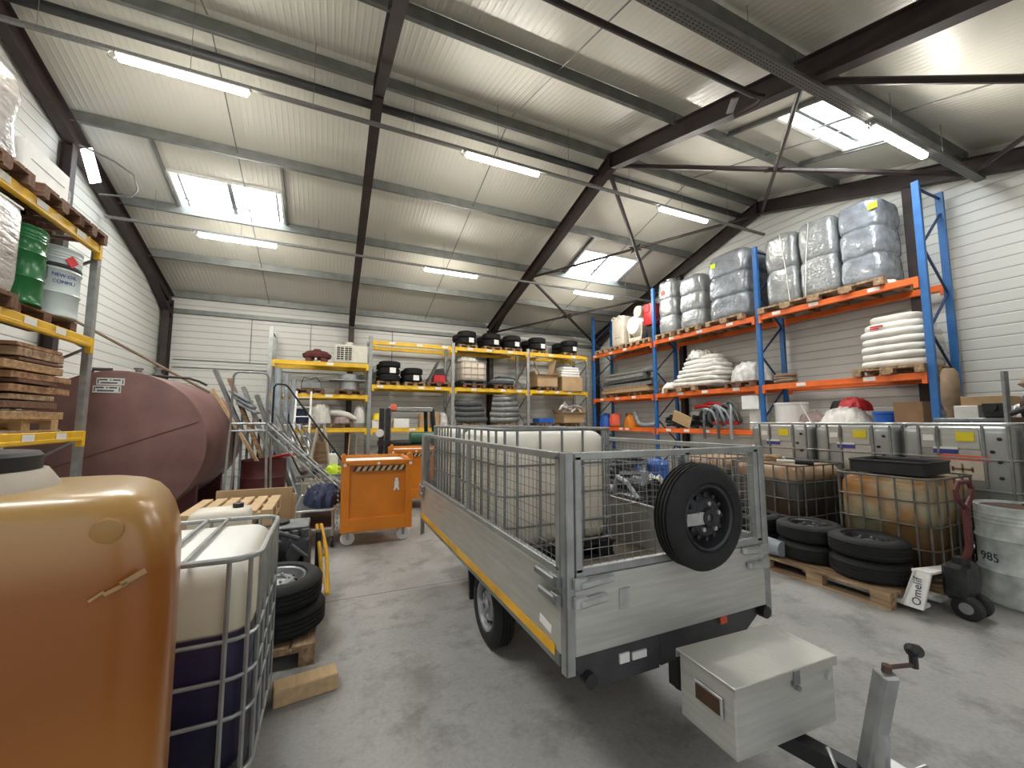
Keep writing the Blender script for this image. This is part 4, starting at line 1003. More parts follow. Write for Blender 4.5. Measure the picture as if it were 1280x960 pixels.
for i in range(7):
    a = random.uniform(0, 6.28); sl = random.uniform(.3, .6)
    t = thing('foam_offcut', '%s pinkish white foam strip sticking out of the torn box' % ['shortest', 'curled', 'flat', 'steepest', 'thin', 'bent', 'broad'][i], 'foam', (8.7+random.uniform(-.28, .28), YC-.3+random.uniform(-.15, .15), z1b+.5+.04*i))
    B().tube([(-sl*.6*cos(a), -.1*sin(a), 0), (0, 0, .08), (sl*.5*cos(a), .1*sin(a), .05+.1*(i % 3)), (sl*.8*cos(a), -.1, -.02+.1*(i % 2))], [.03, .05, .05, .03], 8).ob('foam', 'pinkfab' if i % 3 == 0 else 'sack', t)
# bay two, low shelf odds and ends
def odd(name, label, cat, loc, mat, f):
    t = thing(name, label, cat, loc); b = B(); f(b); b.ob('body', mat, t, smooth=60); return t
t = odd('safety_helmet', 'yellow safety helmet on a pale box, lowest yellow shelf', 'helmet', (1.4, YR+.2, z1b+.25), 'yhelm', lambda b: b.lathe([(.15, 0), (.13, .01), (.125, .05), (.11, .11), (.07, .155), (.0, .17)], n=24)); t.scale = (1.2, 1.2, 1.4)
carton('pale box under the yellow helmet', (1.42, YR+.2, z1b), (.34, .3, .245), 0, 'label')
odd('yellow_reel', 'small yellow and orange reel beside the forklift mast, on the lowest yellow shelf', 'reel', (1.75, YR+.25, z1b+.12), 'yhelm', lambda b: (b.lathe([(.05, -.1), (.14, -.1), (.14, -.07), (.08, -.06), (.08, .06), (.14, .07), (.14, .1), (.05, .1)], (0, 0, .14), 'Y', 20), b.box((0, 0, -.05), (.16, .2, .14))))
carton('white carton behind the forklift roof on the lowest yellow shelf', (2.2, YR+.5, z1b), (.5, .5, .3), 0, 'paper'); carton('brown carton behind the forklift pillar on the lowest yellow shelf', (2.95, YR+.4, z1b), (.3, .4, .48), 0, 'card'); carton('small tan carton beside the crumpled white film, lowest yellow shelf', (3.3, YR+.25, z1b), (.24, .3, .52), 0, 'card')
t = thing('film_heap', 'crumpled white film over dark cable beside the fat hose rolls', 'film', (3.6, YR+.3, z1b)); B().heap(.34, .6, .5, amp=.09, sc=5, seed=15).ob('film', 'clear', t, smooth=70)
# ------------------------------------------------------------------ orange racking on the right wall
XF = 9.65
rack('pallet_racking', 'long blue and orange pallet rack along the wall with the grey post', (XF, 0, 0), R(-90), .98, [(-13.5, 5.9), (-10.12, 6.08), (-6.56, 6.08), (-3.45, 6.08)], 'blue',
     [(-13.45, -10.17, 4.24, (.05, .35, .6)), (-13.45, -10.17, 2.5, (.17, .45, .72)), (-13.45, -10.17, 1.4, (.2, .5, .6)),
      (-10.07, -6.61, 4.24, (.22, .52, .8)), (-10.07, -6.61, 2.5, (.3, .55, .83)), (-10.07, -6.61, 1.4, (.15, .35, .55)),
      (-6.51, -3.5, 4.24, (.15, .42, .78)), (-6.51, -3.5, 2.5, (.3, .72)), (-6.51, -3.5, 1.4, (.3, .7))], 'orange', 'dblue')
XC = XF+.5
za, zb_, zc_ = 4.24+h, 2.5+h, 1.4+h
def rp(y, z, m, label, sc=None, rot=0.): return pallet(m, (XC, y, z), rot, label, scale=sc)
Q = R(-90)     # things on this rack face -X: local -Y is the front
# top shelf
for y, lb in ((12.9, 'small empty pallet'), (12.0, 'pallet under the beige jerrycan tank'), (11.1, 'pallet under the round white machine'), (10.48, 'pallet under the red machine')):
    rp(y, za, 'wood', lb+', top shelf of the orange rack', (1, .8 if y > 10.5 else .72, 1))
t = thing('spray_tank', 'tall flat beige plastic tank with handle openings on the top orange shelf', 'tank', (XF+.25, 11.95, za+.145), Q)
b = B(); b.box((0, 0, .55), (.66, .5, 1.1), None, .06, 3); b.ob('tank_body', 'beige', t)
for x in (-.17, .15): B().tube([(x-.1, -.26, .98), (x-.1, -.26, 1.06), (x, -.26, 1.1), (x+.1, -.26, 1.06), (x+.1, -.26, .98)], .03, 8).ob('handle', 'beige', t)
B().box((0, -.252, .3), (.3, .006, .02)).ob('embossed_mark', 'dgalv', t)
t = thing('mixer', 'white and beige round drum mixer on the top orange shelf', 'mixer', (XF+.42, 11.2, za+.145), Q)
B().lathe([(.1, -.36), (.3, -.34), (.42, -.1), (.43, .1), (.36, .3), (.001, .34)], (0, 0, .62), 'Y', 32).ob('drum', 'white', t)
B().lathe([(.17, -.2), (.2, -.2), (.21, -.1), (.2, .0), (.15, .0)], (.22, -.1, 1.08), 'Y', 24).ob('feed_mouth', 'beige', t)
b = B(); b.box((0, 0, .1), (.62, .55, .2), None, .03); b.bar((-.3, -.2, .1), (-.35, -.2, .7), .07, .07); b.bar((.3, -.2, .1), (.35, -.2, .7), .07, .07); b.ob('frame', 'beige', t)
t = thing('red_machine', 'bright red machine with dark lower frame beside the blue upright, top orange shelf', 'machine', (XF+.35, 10.46, za+.145), Q)
B().box((0, 0, .85), (.44, .5, .75), None, .05, 2).ob('cover', 'red', t); B().box((0, -.26, 1.05), (.2, .03, .26), None, .01).ob('control_panel', 'redprint', t)
b = B(); b.box((0, 0, .25), (.4, .45, .4), None, .04); b.cyl((-.16, -.28, .13), (-.16, -.2, .13), .12, 18); b.cyl((.16, -.28, .13), (.16, -.2, .13), .12, 18); b.ob('lower_frame', 'black2', t)
for y, lb, sc in ((9.6, 'pallet under the wrapped tank with the orange-red sticker', (1, .85, 1)), (8.65, 'pallet under the whitish wrapped tank', (1, .95, 1)), (7.45, 'pallet under the widest wrapped tank beside the blue post', (1, 1.4, 1))):
    rp(y, za, 'wood', lb+', top orange shelf', sc)
wrapped('slim grey wrapped tank with an orange-red sticker on the top orange shelf', (XF+.42, 9.62, za+.145), .7, .72, 1.78, 'film', 3, Q, 1, ('rstick', -.08, 1.35))
wrapped('whitish wrapped tank between two grey wrapped tanks on the top orange shelf', (XF+.45, 8.68, za+.145), .86, .78, 1.62, 'film', 3, Q, 5)
wrapped('wide grey wrapped tank with a lime sticker, beside the blue upright', (XF+.55, 7.42, za+.145), 1.25, 1.05, 1.86, 'filmb', 3, Q, 9, ('lime', -.35, 1.55), neck=False)
for y, lb in ((5.83, 'pallet under the end block of the long row of wrapped tanks'), (4.62, 'pallet under the wrapped tank with a round lid')): rp(y, za, 'wood', lb, (1, 1.62, 1))
for y, lb, st, sd, nk in ((6.0, 'grey wrapped tank farthest along the strapped row, beside the blue upright', (), 21, False), (5.2, 'grey wrapped tank in the middle of the strapped row', ((0, 1, -1),), 25, False), (4.4, 'blue-grey wrapped tank with lime sticker and round lid, ending the strapped row', (), 29, True)):
    wrapped(lb, (XF+.5, y, za+.145), .77, .92, 1.76, 'filmb' if nk else 'film', 3 if nk else 2, Q, sd, ('lime', .3, 1.5) if nk else None, neck=nk, straps=st or ((0, 1, 1),) if not nk else ())
t = thing('crumpled_rag', 'pale crumpled film scrap on the orange beam by the strapped tanks', 'rag', (XF+.12, 3.98, za)); B().heap(.16, .24, .1, amp=.03, sc=9, seed=4).ob('rag', 'clear', t)
# middle shelf
rp(12.5, zb_, 'wood', 'pallet under the grey profiles, middle orange shelf near the corner'); rp(11.2, zb_, 'wood', 'pallet under the brown boards, middle orange shelf')
for i in range(4):
    t = thing('cardboard_sheet', '%s flat brown board under the grey profiles on the orange rack' % ['lowest', 'second', 'third', 'uppermost'][i], 'board', (XF+.42, 11.65, zb_+.146+i*.05)); B().box((0, 0, .025), (.9, 2.6-.12*i, .048), random.uniform(-.02, .02), .004).ob('board', 'card' if i < 2 else 'wood', t)
for i in range(6):
    zr = zb_+.146+.2+.14*(i//2)
    stick('metal_profile', '%s grey metal profile stacked above the brown boards' % ['lowest outer', 'lowest inner', 'middle outer', 'middle inner', 'uppermost outer', 'uppermost inner'][i], (XF+.15+.35*(i % 2), 13.0-.05*i, zr+.06), (XF+.15+.3*(i % 2), 10.35+.1*i, zr+.07+.03*(i % 3)), .16, .11, ['dgalv', 'galv', 'hosegrey'][i % 3], 'metal profile')
for i in range(2): stick('steel_tube', ['silver steel tube on top of the grey profiles', 'darker steel tube beside the silver tube, on top of the profiles'][i], (XF+.2+.2*i, 12.9, zb_+.85), (XF+.2+.2*i, 10.4, zb_+.86), .055, .05, ['zinc', 'dgalv'][i], 'tube', True)
rp(9.05, zb_, 'wood', 'wooden pallet under the slumped stack of white sacks', (1, 1.5, 1)); rp(7.1, zb_, 'dwood', 'pallet under the clear film heap on the middle orange shelf')
SN = ['bottom', 'second', 'third', 'fourth', 'fifth', 'sixth', 'seventh', 'top']
sackpile(lambda i: '%s white sack in the slumped stack behind the blue upright' % SN[i], (XF+.42, 8.62, zb_+.146), 0, 7, .9, 1.72, .126, shrink=lambda i: (1, .97, .93, .86, .8, .7, .55)[i], jit=.05, amp=.03, drift=-.03)
t = thing('small_sack', 'small slumped white sack beside the slumped stack', 'sack', (XF+.3, 9.72, zb_)); B().heap(.5, .62, .34, amp=.05, sc=5, seed=22).ob('sack_body', 'sack', t, smooth=70)
t = thing('film_heap', 'crumpled clear film on top of the slumped stack of sacks', 'film', (XF+.45, 8.7, zb_+.146+.83)); B().heap(.6, .9, .22, amp=.12, sc=4, seed=32).ob('film', 'clear', t, smooth=70)
t = thing('film_heap', 'bulging clear film heap on a dark board, middle orange shelf beside the upright', 'film', (XF+.4, 7.1, zb_+.146)); B().heap(.8, 1.0, .5, amp=.1, sc=4, seed=42).ob('film', 'clear', t, smooth=70)
t = thing('cable_reel', 'flat brown coil of rope beside the blue upright on the middle orange shelf', 'coil', (XF+.45, 6.25, zb_))
coil(B(), (0, 0, .05), .2, .045, 3, .2, .01).ob('rope', 'brownbag', t)
rp(4.05, zb_, 'wood', 'wooden pallet under the neat stack of white sacks', (1, 1.35, 1))
sk = sackpile(lambda i: '%s white sack in the neat stack with red print' % SN[i], (XF+.46, 4.02, zb_+.146), 0, 7, .95, 1.02, .145, shrink=lambda i: 1 if i < 5 else 1-.12*(i-4))
for z_, dy, w_ in ((.09, .18, .2), (.05, .22, .14)): B().box((-.485*.9, dy, z_), (.012, w_, .03)).ob('red_print', 'redprint', sk[5], smooth=0)
t = thing('film_drape', 'grey film veil hanging behind the neat stack of white sacks', 'film', (XF+.85, 3.72, zb_)); b = B(); b.blob([(0, 1), (.3, .98), (.6, .9), (.8, .6)], .1, .4, 3, 24, amp=.03, sc=6, seed=2); b.ob('film', 'clear', t, smooth=70)
# low shelf
t = thing('blue_bag', 'bright blue plastic bag on the lowest orange shelf, next to the corner upright', 'bag', (XF+.3, 13.1, zc_)); B().heap(.5, .55, .5, amp=.07, sc=6, seed=3).ob('bag', 'skyblue', t, smooth=70)
t = thing('red_drum', 'dull red round drum next to the bright blue bag', 'drum', (XF+.3, 12.45, zc_)); B().lathe([(.2, 0), (.27, .05), (.29, .25), (.26, .45), (.1, .52), (.0, .52)], n=28).ob('drum_body', 'rstick', t)
t = thing('orange_bag', 'crumpled translucent orange bag on the lowest orange shelf', 'bag', (XF+.3, 11.62, zc_)); B().heap(.5, .6, .45, amp=.08, sc=6, seed=6).ob('bag', 'skip', t, smooth=70)
carton('grey carton between the red drum and the orange bag', (XF+.4, 12.0, zc_), (.4, .35, .5), 0, 'dgalv', tape=False)
t = thing('suction_hose', 'thick pale blue-grey hose bent in a U on the lowest orange shelf', 'hose', (XF+.2, 10.82, zc_)); B().tube([(0, .5, .56), (0, .42, .3), (-.02, .26, .12), (-.02, 0, .08), (0, -.4, .1), (.05, -.58, .2)], .075, 12).ob('hose', 'hoselight', t)
for i in range(4):
    t = thing('hose_coil', ['lowest', 'second', 'third', 'uppermost'][i]+' black hose coil in the heap left of the yellow board', 'hose', (XF+.42, 9.82-.44*i, zc_+.01)); coil(B(), (0, 0, .06), .17, .045, 3.2, .3, .03, i*2).ob('hose', 'black', t)
    t['label'] = ['black hose coil beside the pale blue-grey hose', 'black hose coil behind the yellow board, beside the upright', 'black hose coil next to the hanging grey hoses', 'black hose coil partly under the hanging grey hoses'][i]
carton('flat cream board lying tilted on the black hoses', (XF-.06, 9.05, zc_+.12), (.02, .62, .36), R(4), 'lwood', tape=False, name='cream_board', cat='board').rotation_euler = (R(24), R(-12), R(4))
for i in range(12):
    y0 = 8.35-.085*i; m = ['red', 'hosegrey', 'hoselight', 'red', 'hosegrey', 'hoselight', 'hosegrey', 'hoselight', 'red', 'hosegrey', 'hosegrey', 'hoselight'][i]
    t = thing('hose_length', {'red': 'red hose', 'hosegrey': 'dark grey hose', 'hoselight': 'pale grey hose'}[m]+' in the tangle hanging over the orange beam, '+['first', 'second', 'third', 'fourth', 'fifth', 'sixth', 'seventh', 'eighth', 'ninth', 'tenth', 'eleventh', 'twelfth'][i]+' from the black coils', 'hose', (XF, y0, zc_))
    a = .35+.1*((i*7) % 4); dr = .15+.09*((i*5) % 4)
    rh = random.Random(i*5+1); u = rh.uniform
    pts = [(u(.3, .5), .5, .06), (u(.1, .3), .42, .2+u(0, .2)), (u(.0, .1), .22, .42+u(0, .22)), (u(-.04, .05), -.02, .5+u(0, .16)), (u(-.03, .05), -.28, .36+u(0, .15)), (.0, -.42, .2), (.12, -.35, .08), (.3, -.1, .06)]
    if i % 5 == 1: pts = pts[:4]+[(-.08, -.1, .3), (-.11, -.12, .0), (-.12, -.14, -.22-.05*(i % 4))]
    if m == 'red': pts = [(.2, .5, .62), (.12, .1, .66+.02*i), (.1, -.4, .62), (.2, -.75, .55)] if i < 4 else [(.1, .5, .07), (.08, 0, .1), (.1, -.5, .07)]
    # smooth
    P = [Vector((p[0], max(-.55, p[1]*.75)+.02*sin(i*3), p[2]+.012*i)) for p in pts]
    for _ in range(2):
        Z = [P[0]]
        for u, v in zip(P, P[1:]): Z += [u*.75+v*.25, u*.25+v*.75]
        P = Z+[P[-1]]
    B().tube(P, .036 if m != 'red' else .05, 10).ob('hose', m, t)
carton('torn white and red printed box above the hose tangle', (XF+.2, 6.9, zc_+.52), (.42, .42, .34), R(10), 'paper', tape=False)
carton('white carton holding up the torn printed box, beside the blue upright', (XF+.3, 6.83, zc_), (.35, .34, .52), 0, 'white', tape=False)
t = thing('round_tub', 'tall white round tub next to the blue upright on the lowest orange shelf', 'tub', (XF+.4, 6.12, zc_)); B().lathe([(.3, 0), (.33, .03), (.34, .6), (.35, .61), (.35, .66), (.001, .67)], n=36).ob('tub', 'label', t)
t = thing('rubble_bag', 'reddish crumpled sack next to the white tub', 'bag', (XF+.35, 5.62, zc_)); B().heap(.5, .6, .42, amp=.07, sc=6, seed=16).ob('bag', 'pinkfab', t, smooth=70)
stick('thin_strip', 'thin pale strip leaning on the reddish sack', (XF+.1, 5.45, zc_), (XF+.15, 5.75, zc_+.6), .03, .01, 'label', 'strip')
t = thing('white_bag', 'pale pinkish crumpled bag below the red bag', 'bag', (XF+.35, 4.98, zc_)); B().heap(.8, .95, .5, amp=.07, sc=5, seed=26).ob('bag', 'sack', t, smooth=70)
t = thing('red_bag', 'glossy red bag lying on top of the pale crumpled bag', 'bag', (XF+.55, 4.92, zc_+.44)); B().heap(.5, .62, .26, amp=.06, sc=6, seed=36).ob('bag', 'red', t, smooth=70)
t = thing('green_bag', 'dark green limp bag behind the red bag', 'bag', (XF+.82, 5.36, zc_)); B().heap(.3, .4, .68, amp=.05, sc=5, seed=46).ob('bag', 'black2', t, smooth=70)
t = thing('blue_bucket', 'bright blue bucket on the lowest orange shelf beside the cardboard box', 'bucket', (XF+.25, 4.26, zc_)); B().lathe([(.13, 0), (.15, .02), (.185, .36), (.2, .37), (.2, .41), (.17, .41), (.15, .35), (.001, .34)], n=30).ob('bucket', 'skyblue', t)
carton('brown cardboard box at the near end of the lowest orange shelf', (XF+.35, 3.86, zc_), (.5, .42, .58), 0, 'card2')
# ------------------------------------------------------------------ right-hand cluster: steel containers, dirty caged tanks
def steel_ibc(label, y, stick_, extra):
    """square steel-clad container with pressed panels and corner tubes; local -Y faces the hall"""
    t = thing('steel_container', label, 'steel container', (7.1, y, 0), Q)
    W, D, z0, z1 = .98, .98, .5, 1.67
    B().box((0, 0, (z0+z1)/2), (W-.03, D-.03, z1-z0-.05), None, .09, 4).ob('steel_body', 'ibcsteel', t)
    b = B()
    for f in (0, .36, .66, 1.0): b.tube(ring_rect(-W/2, W/2, -D/2, D/2, z0+.03+(z1-z0-.04)*f, .1), .013 if f < 1 else .017, 8, True)
    b.ob('guard_rail', 'zinc', t)
    b = B()
    for x in (-.3, -.13, .24, .43):
        b.box((x, -D/2+.006, (z0+z1)/2), (.022, .022, z1-z0-.06))
    for x in (-.4, -.2, 0, .2, .4): b.box((x, D/2-.006, (z0+z1)/2), (.022, .022, z1-z0-.06))
    for y_ in (-.3, -.1, .1, .3):
        for s_ in (-1, 1): b.box((s_*(W/2-.006), y_, (z0+z1)/2), (.022, .022, z1-z0-.06))
    b.ob('vertical_bar', 'dgalv', t, smooth=0)
    b = B(); b.box((.055, -D/2+.01, 1.5), (.31, .008, .24), None, .003); b.box((.055, -D/2+.01, 1.2), (.33, .008, .33), None, .003); b.box((-.215, -D/2+.01, 1.5), (.13, .008, .24), None, .003)
    b.ob('pressed_panel', 'alu', t, smooth=0)
    b = B()
    b.box((.335, -D/2+.06, 1.28), (.03, .004, .5))
    for z_, x in ((1.5, .36), (1.36, .3), (1.25, .35), (1.08, .35)): b.cyl((x, -D/2-.002, z_), (x, -D/2+.06, z_), .018, 12)
    b.ob('bolt_hole', 'black', t)
    B().box((.1, -D/2-.001, 1.52), (.15, .004, .105)).ob('yellow_label', 'ystick', t, smooth=0)
    B().box((-.21, -D/2-.001, 1.5), (.1, .004, .07)).ob('white_label', 'paper', t, smooth=0)
    B().box((-.07, -D/2-.001, 1.345), (.21, .004, .05)).ob('blue_label', 'bstick', t, smooth=0)
    B().box((-.07, -D/2, 1.385), (.21, .003, .025)).ob('label_margin', 'paper', t, smooth=0)
    if extra:
        B().box((.06, -D/2-.002, 1.28), (.42, .004, .06)).ob('orange_band', 'rstick', t, smooth=0)
        o = B().box((.06, -D/2-.001, 1.15), (.33, .004, .22)).ob('cream_label', 'beige', t, smooth=0)
        c = B(); c.box((.06, -D/2-.004, 1.15), (.018, .002, .13)); c.box((.06, -D/2-.004, 1.15), (.17, .002, .025)); c.box((-.02, -D/2-.004, 1.15), (.02, .002, .06)); c.box((.14, -D/2-.004, 1.15), (.02, .002, .06)); c.ob('printed_mark', 'card2', o, smooth=0)
    b = B(); b.box((0, 0, .46), (W, D, .07))
    for x in (-.42, .42):
        for y_ in (-.42, .42): b.box((x, y_, .22), (.1, .1, .44))
    b.box((0, -.42, .06), (W, .08, .06)); b.box((0, .42, .06), (W, .08, .06))
    b.ob('steel_stand', 'dgalv', t, smooth=0)
    B().lathe([(.2, 0), (.2, .02), (.19, .03), (.0, .035)], (0, 0, z1-.03), n=24).ob('lid', 'dgalv', t)
    return t
steel_ibc('grey steel container with a small yellow label, farthest of the three in the row', 4.27, 1, False)
steel_ibc('grey steel container with blue and yellow labels, middle one of three', 3.25, 1, False)
steel_ibc('grey steel container with an orange-banded cream label, beside the brown rusty tank', 2.24, 1, True)
t = thing('rusty_tank', 'brown rusty square steel tank at the end of the steel containers', 'tank', (7.4, 1.16, 0), Q)
B().box((0, 0, .83), (1.05, 1.0, 1.64), None, .05, 2).ob('tank_body', 'rust', t); B().tube(ring_rect(-.53, .53, -.51, .51, 1.65, .06), .02, 8, True).ob('top_rail', 'rust', t)
t = thing('motor_pump', 'brown greasy motor pump with a tilted hood on top of the rusty tank', 'pump', (7.3, 1.55, 1.68), Q)
b = B(); b.cyl((-.3, 0, .16), (.4, 0, .16), .15, 24); b.box((0, 0, .03), (.7, .5, .06)); b.ob('motor', 'rust', t)
B().lathe([(.04, .0), (.36, -.02), (.42, .04), (.36, .12), (.12, .22), (.08, .24), (.08, .3), (.0, .3)], (.08, .05, .4), n=28).ob('hood', 'brownbag', t)
b = B(); b.tube([(.1, .05, .65), (.16, .05, .78), (.26, .05, .84)], .06, 12); b.ob('exhaust_elbow', 'rust', t); b = B(); b.tube([(-.36, -.2, .1), (-.1, -.28, .22), (.1, -.28, .2)], .03, 8); b.ob('coupling_hose', 'black', t)
t = thing('steel_cabinet', 'grey cabinet behind the steel containers, carrying flat cartons', 'cabinet', (8.75, 2.62, 0), Q)
B().box((0, 0, .87), (.8, .8, 1.74), None, .01).ob('cabinet_body', 'dgalv', t, smooth=0)
for x in (-.2, .2): B().box((x, -.405, .87), (.37, .012, 1.66), None, .003).ob('door', 'hosegrey', t, smooth=0)
carton('flat brown carton on the grey cabinet, behind the standing rod', (8.72, 2.52, 1.92), (.6, .42, .13), 0, 'card')
carton('white box under the flat brown carton on the grey cabinet', (8.55, 2.68, 1.742), (.3, .25, .175), 0, 'white', tape=False)
t = thing('vise', 'dark bench vise with green parts at the foot of the standing rod', 'vise', (8.45, 2.4, 1.74)); b = B(); b.box((0, 0, .06), (.2, .2, .12), None, .02); b.cyl((-.15, 0, .14), (.18, 0, .14), .05, 14); b.box((-.08, 0, .14), (.05, .2, .12)); b.ob('vise_body', 'black2', t)
t = thing('gas_canister', 'small shiny metal canister next to the bench vise', 'canister', (8.2, 2.12, 1.24)); B().lathe([(.07, 0), (.075, .01), (.075, .6), (.05, .66), (.02, .68), (.0, .68)], n=20).ob('canister_body', 'zinc', t)
t['label'] = 'slim shiny metal canister next to the bench vise'
carton('dark box stacked behind the third steel container, under the metal canister', (8.3, 2.05, 0), (.5, .5, 1.235), 0, 'black2', tape=False)
stick('standing_rod', 'thin grey-green rod standing up behind the steel container with the orange band', (8.0, 2.2, .0), (8.12, 2.2, 2.35), .035, .035, 'dgalv', 'rod', True)
t = thing('paper_roll', 'tall brown paper-wrapped roll standing beside the end upright of the orange rack', 'roll', (9.55, 3.2, 0)); B().lathe([(.06, 0), (.075, .02), (.075, 1.85), (.115, 1.95), (.12, 2.2), (.11, 2.5), (.07, 2.58), (.0, 2.58)], n=24).rough(.012, 5).ob('roll', 'brownbag', t)
stick('leaning_board', 'pale board leaning beside the brown paper-wrapped roll', (9.4, 2.95, 0), (9.55, 3.0, 1.9), .1, .03, 'label', 'board')
# dirty caged tanks in front
D1 = layers('clouded_bottle_with_brown_oil', [(0, (.03, .026, .018)), (.2, (.07, .065, .04)), (.48, (.14, .135, .085)), (.56, (.30, .26, .16)), (.7, (.42, .37, .25)), (.95, (.46, .38, .24))], .96, .4, .09, alt=(.95, .5, .2))
D2 = layers('clouded_bottle_with_dark_oil', [(0, (.025, .02, .014)), (.3, (.05, .04, .028)), (.55, (.085, .085, .08)), (.78, (.11, .11, .11)), (.81, (.40, .29, .18)), (.95, (.48, .36, .24))], .96, .4, .03, alt=(.7, .5, .35))
ibc('dirty caged tank with amber walls carrying a black tray, behind the pallet truck', (5.85, 2.42, 0), Q, .84, 1.0, 1.12, D1, 'wood', .14, (5, 5), (.3, .53, .77), 'cagedark', .010, lid=None)
ibc('dirty caged tank of dark oil with light brown top band, by the trailer corner', (6.0, 3.78, 0), Q, .98, 1.1, 1.12, D2, 'wood', .14, (5, 5), (.34, .56, .78), 'cagedark', .010, lid=None)
ibc('dirty caged tank seen through the trailer mesh, farthest in its row', (6.0, 4.95, 0), Q, .98, 1.1, 1.12, D2, 'wood', .14, (5, 5), (.34, .56, .78), 'cagedark', .010, lid=None)
t = thing('drip_tray', 'deep black plastic tray on top of the dirty amber caged tank', 'tray', (5.8, 2.42, 1.135), R(4))
b = B(); W, D, hh = .66, .62, .13
for sx, sy, a, c in ((0, -1, W, .02), (0, 1, W, .02), (-1, 0, .02, D), (1, 0, .02, D)): b.box((sx*W/2, sy*D/2, hh/2), (a, c, hh), None, .006)
b.box((0, 0, .012), (W, D, .02)); b.tube(ring_rect(-W/2-.01, W/2+.01, -D/2-.01, D/2+.01, hh, .03), .014, 8, True); b.ob('tray', 'black', t)
t = thing('hand_tool', 'dirty air tool with a black grip lying on the dark-oil caged tank', 'tool', (5.62, 3.42, 1.13), R(-60)); b = B(); b.cyl((-.2, 0, .035), (.02, 0, .035), .022, 12); b.ob('barrel', 'sack', t); B().cyl((.0, 0, .035), (.2, .02, .03), .035, 12).ob('grip', 'black', t)
t = thing('oil_can', 'small greenish tin lying on the dark-oil caged tank beside the air tool', 'tin', (5.75, 3.82, 1.13), .4); B().box((0, 0, .045), (.16, .26, .09), None, .02).ob('tin', 'wood', t); B().cyl((0, -.13, .05), (0, -.17, .05), .025, 12).ob('spout', 'zinc', t)
# pallets and tyres before them
pallet('wood', (5.06, 2.72, 0), R(90), 'worn wooden pallet on the floor under the two tyre pairs', scale=(1.06, .98, 1))
pallet('wood', (5.1, 3.95, 0), R(90), 'second worn wooden pallet on the floor, hidden partly by the trailer corner', scale=(.95, .98, 1))
for y, x, lb in ((2.40, 5.04, 'tyre pair next to the pallet truck'), (2.98, 5.09, 'tyre pair next to the trailer corner')):
    for i in range(2): tyre((x+.02*i, y+.01*i, .143+.2*i), '%s black tyre of the %s' % (('lower', 'upper')[i], lb), r=.325, w=.2, rim='rimdark' if i else None)
for i in range(2): tyre((5.05, 3.64, .143+.2*i), '%s black tyre of the pair half hidden by the trailer corner post' % ('lower', 'upper')[i], r=.325, w=.2)
for i, y in enumerate((2.72, 2.2)):
    pass
t = thing('bucket', 'small pale grey bucket lying on the pallet by the trailer corner', 'bucket', (4.745, 3.21, .25)); B().lathe([(.085, -.13), (.1, .1), (.105, .11), (.105, .13), (.09, .13), (.0, -.1)], (0, 0, 0), 'Y', 24).ob('bucket', 'hoselight', t)
t['label'] = 'small pale grey bucket lying on its side by the trailer corner'
# drum by the edge
d = drum('scuffed pale steel drum with blue stencilled digits, beside the pallet truck', (6.0, 1.62, 0), 'drumr', .3, .9, lidm='rust')
an = R(150); letters('985', 'ink', d, (.3015*cos(an), .3015*sin(an), .42), (R(90), 0, an+R(90)), .11)
b = B(); b.lathe([(.265, .881), (.22, .884), (.0, .884)], n=30); b.ob('rust_stain', 'rust', d)
# pallet truck
t = thing('pallet_truck', 'old pallet truck with white fork frame at the end of the floor pallet', 'pallet truck', (5.06, 1.92, 0))
def jk(b, pts, d): return b.poly(pts, d)
b = B()
for x in (-.2, .145): b.box((x+.02, .5, .062), (.15, 1.0, .04), None, .01)
b.ob('fork', 'label', t)
b = B(); b.poly([(-.3, .13, .06), (-.3, -.02, .06), (-.22, -.06, .36), (-.22, .06, .36)], (.03, 0, 0)); b.poly([(-.3, .13, .06), (-.06, .13, .06), (-.04, .05, .36), (-.22, .05, .36)], (0, -.02, 0))
b.ob('heel', 'label', t, smooth=0)
b = B(); b.poly([(-.22, -.06, .355), (-.22, .07, .355), (.3, .02, .33), (.3, -.06, .33)], (0, 0, .02)); b.ob('frame_plate', 'label', t, smooth=0)
b = B(); b.box((.1, -.14, .3), (.3, .16, .3), None, .03); b.cyl((.08, -.16, .12), (.08, -.16, .5), .06, 18); b.ob('hydraulic_pump', 'black2', t)
for x in (-.0, .17): 
    o = B().lathe([(.03, -.035), (.085, -.035), (.1, -.025), (.1, .025), (.085, .035), (.03, .035)], (x, -.2, .101), 'X', 28).ob('steering_wheel', 'black', t)
    B().lathe([(.0, -.04), (.045, -.04), (.05, -.03), (.05, .03), (.045, .04), (.0, .04)], (x, -.2, .101), 'X', 20).ob('hub', 'rimgrey', o)
B().tube([(.1, -.17, .45), (.1, -.21, .6), (.08, -.22, .95)], .026, 10).ob('tiller', 'dmaroon', t)
b = B(); b.tube([(-.06, -.22, 1.02), (-.08, -.22, 1.1), (-.02, -.22, 1.16), (.16, -.22, 1.16), (.22, -.22, 1.1), (.2, -.22, 1.02), (.08, -.22, .93), (-.06, -.22, 1.02)], .02, 8); b.ob('handle_loop', 'dmaroon', t)
letters('Omelif', 'ink', t, (-.2655, .022, .2), (0, R(-75), 0), .085)
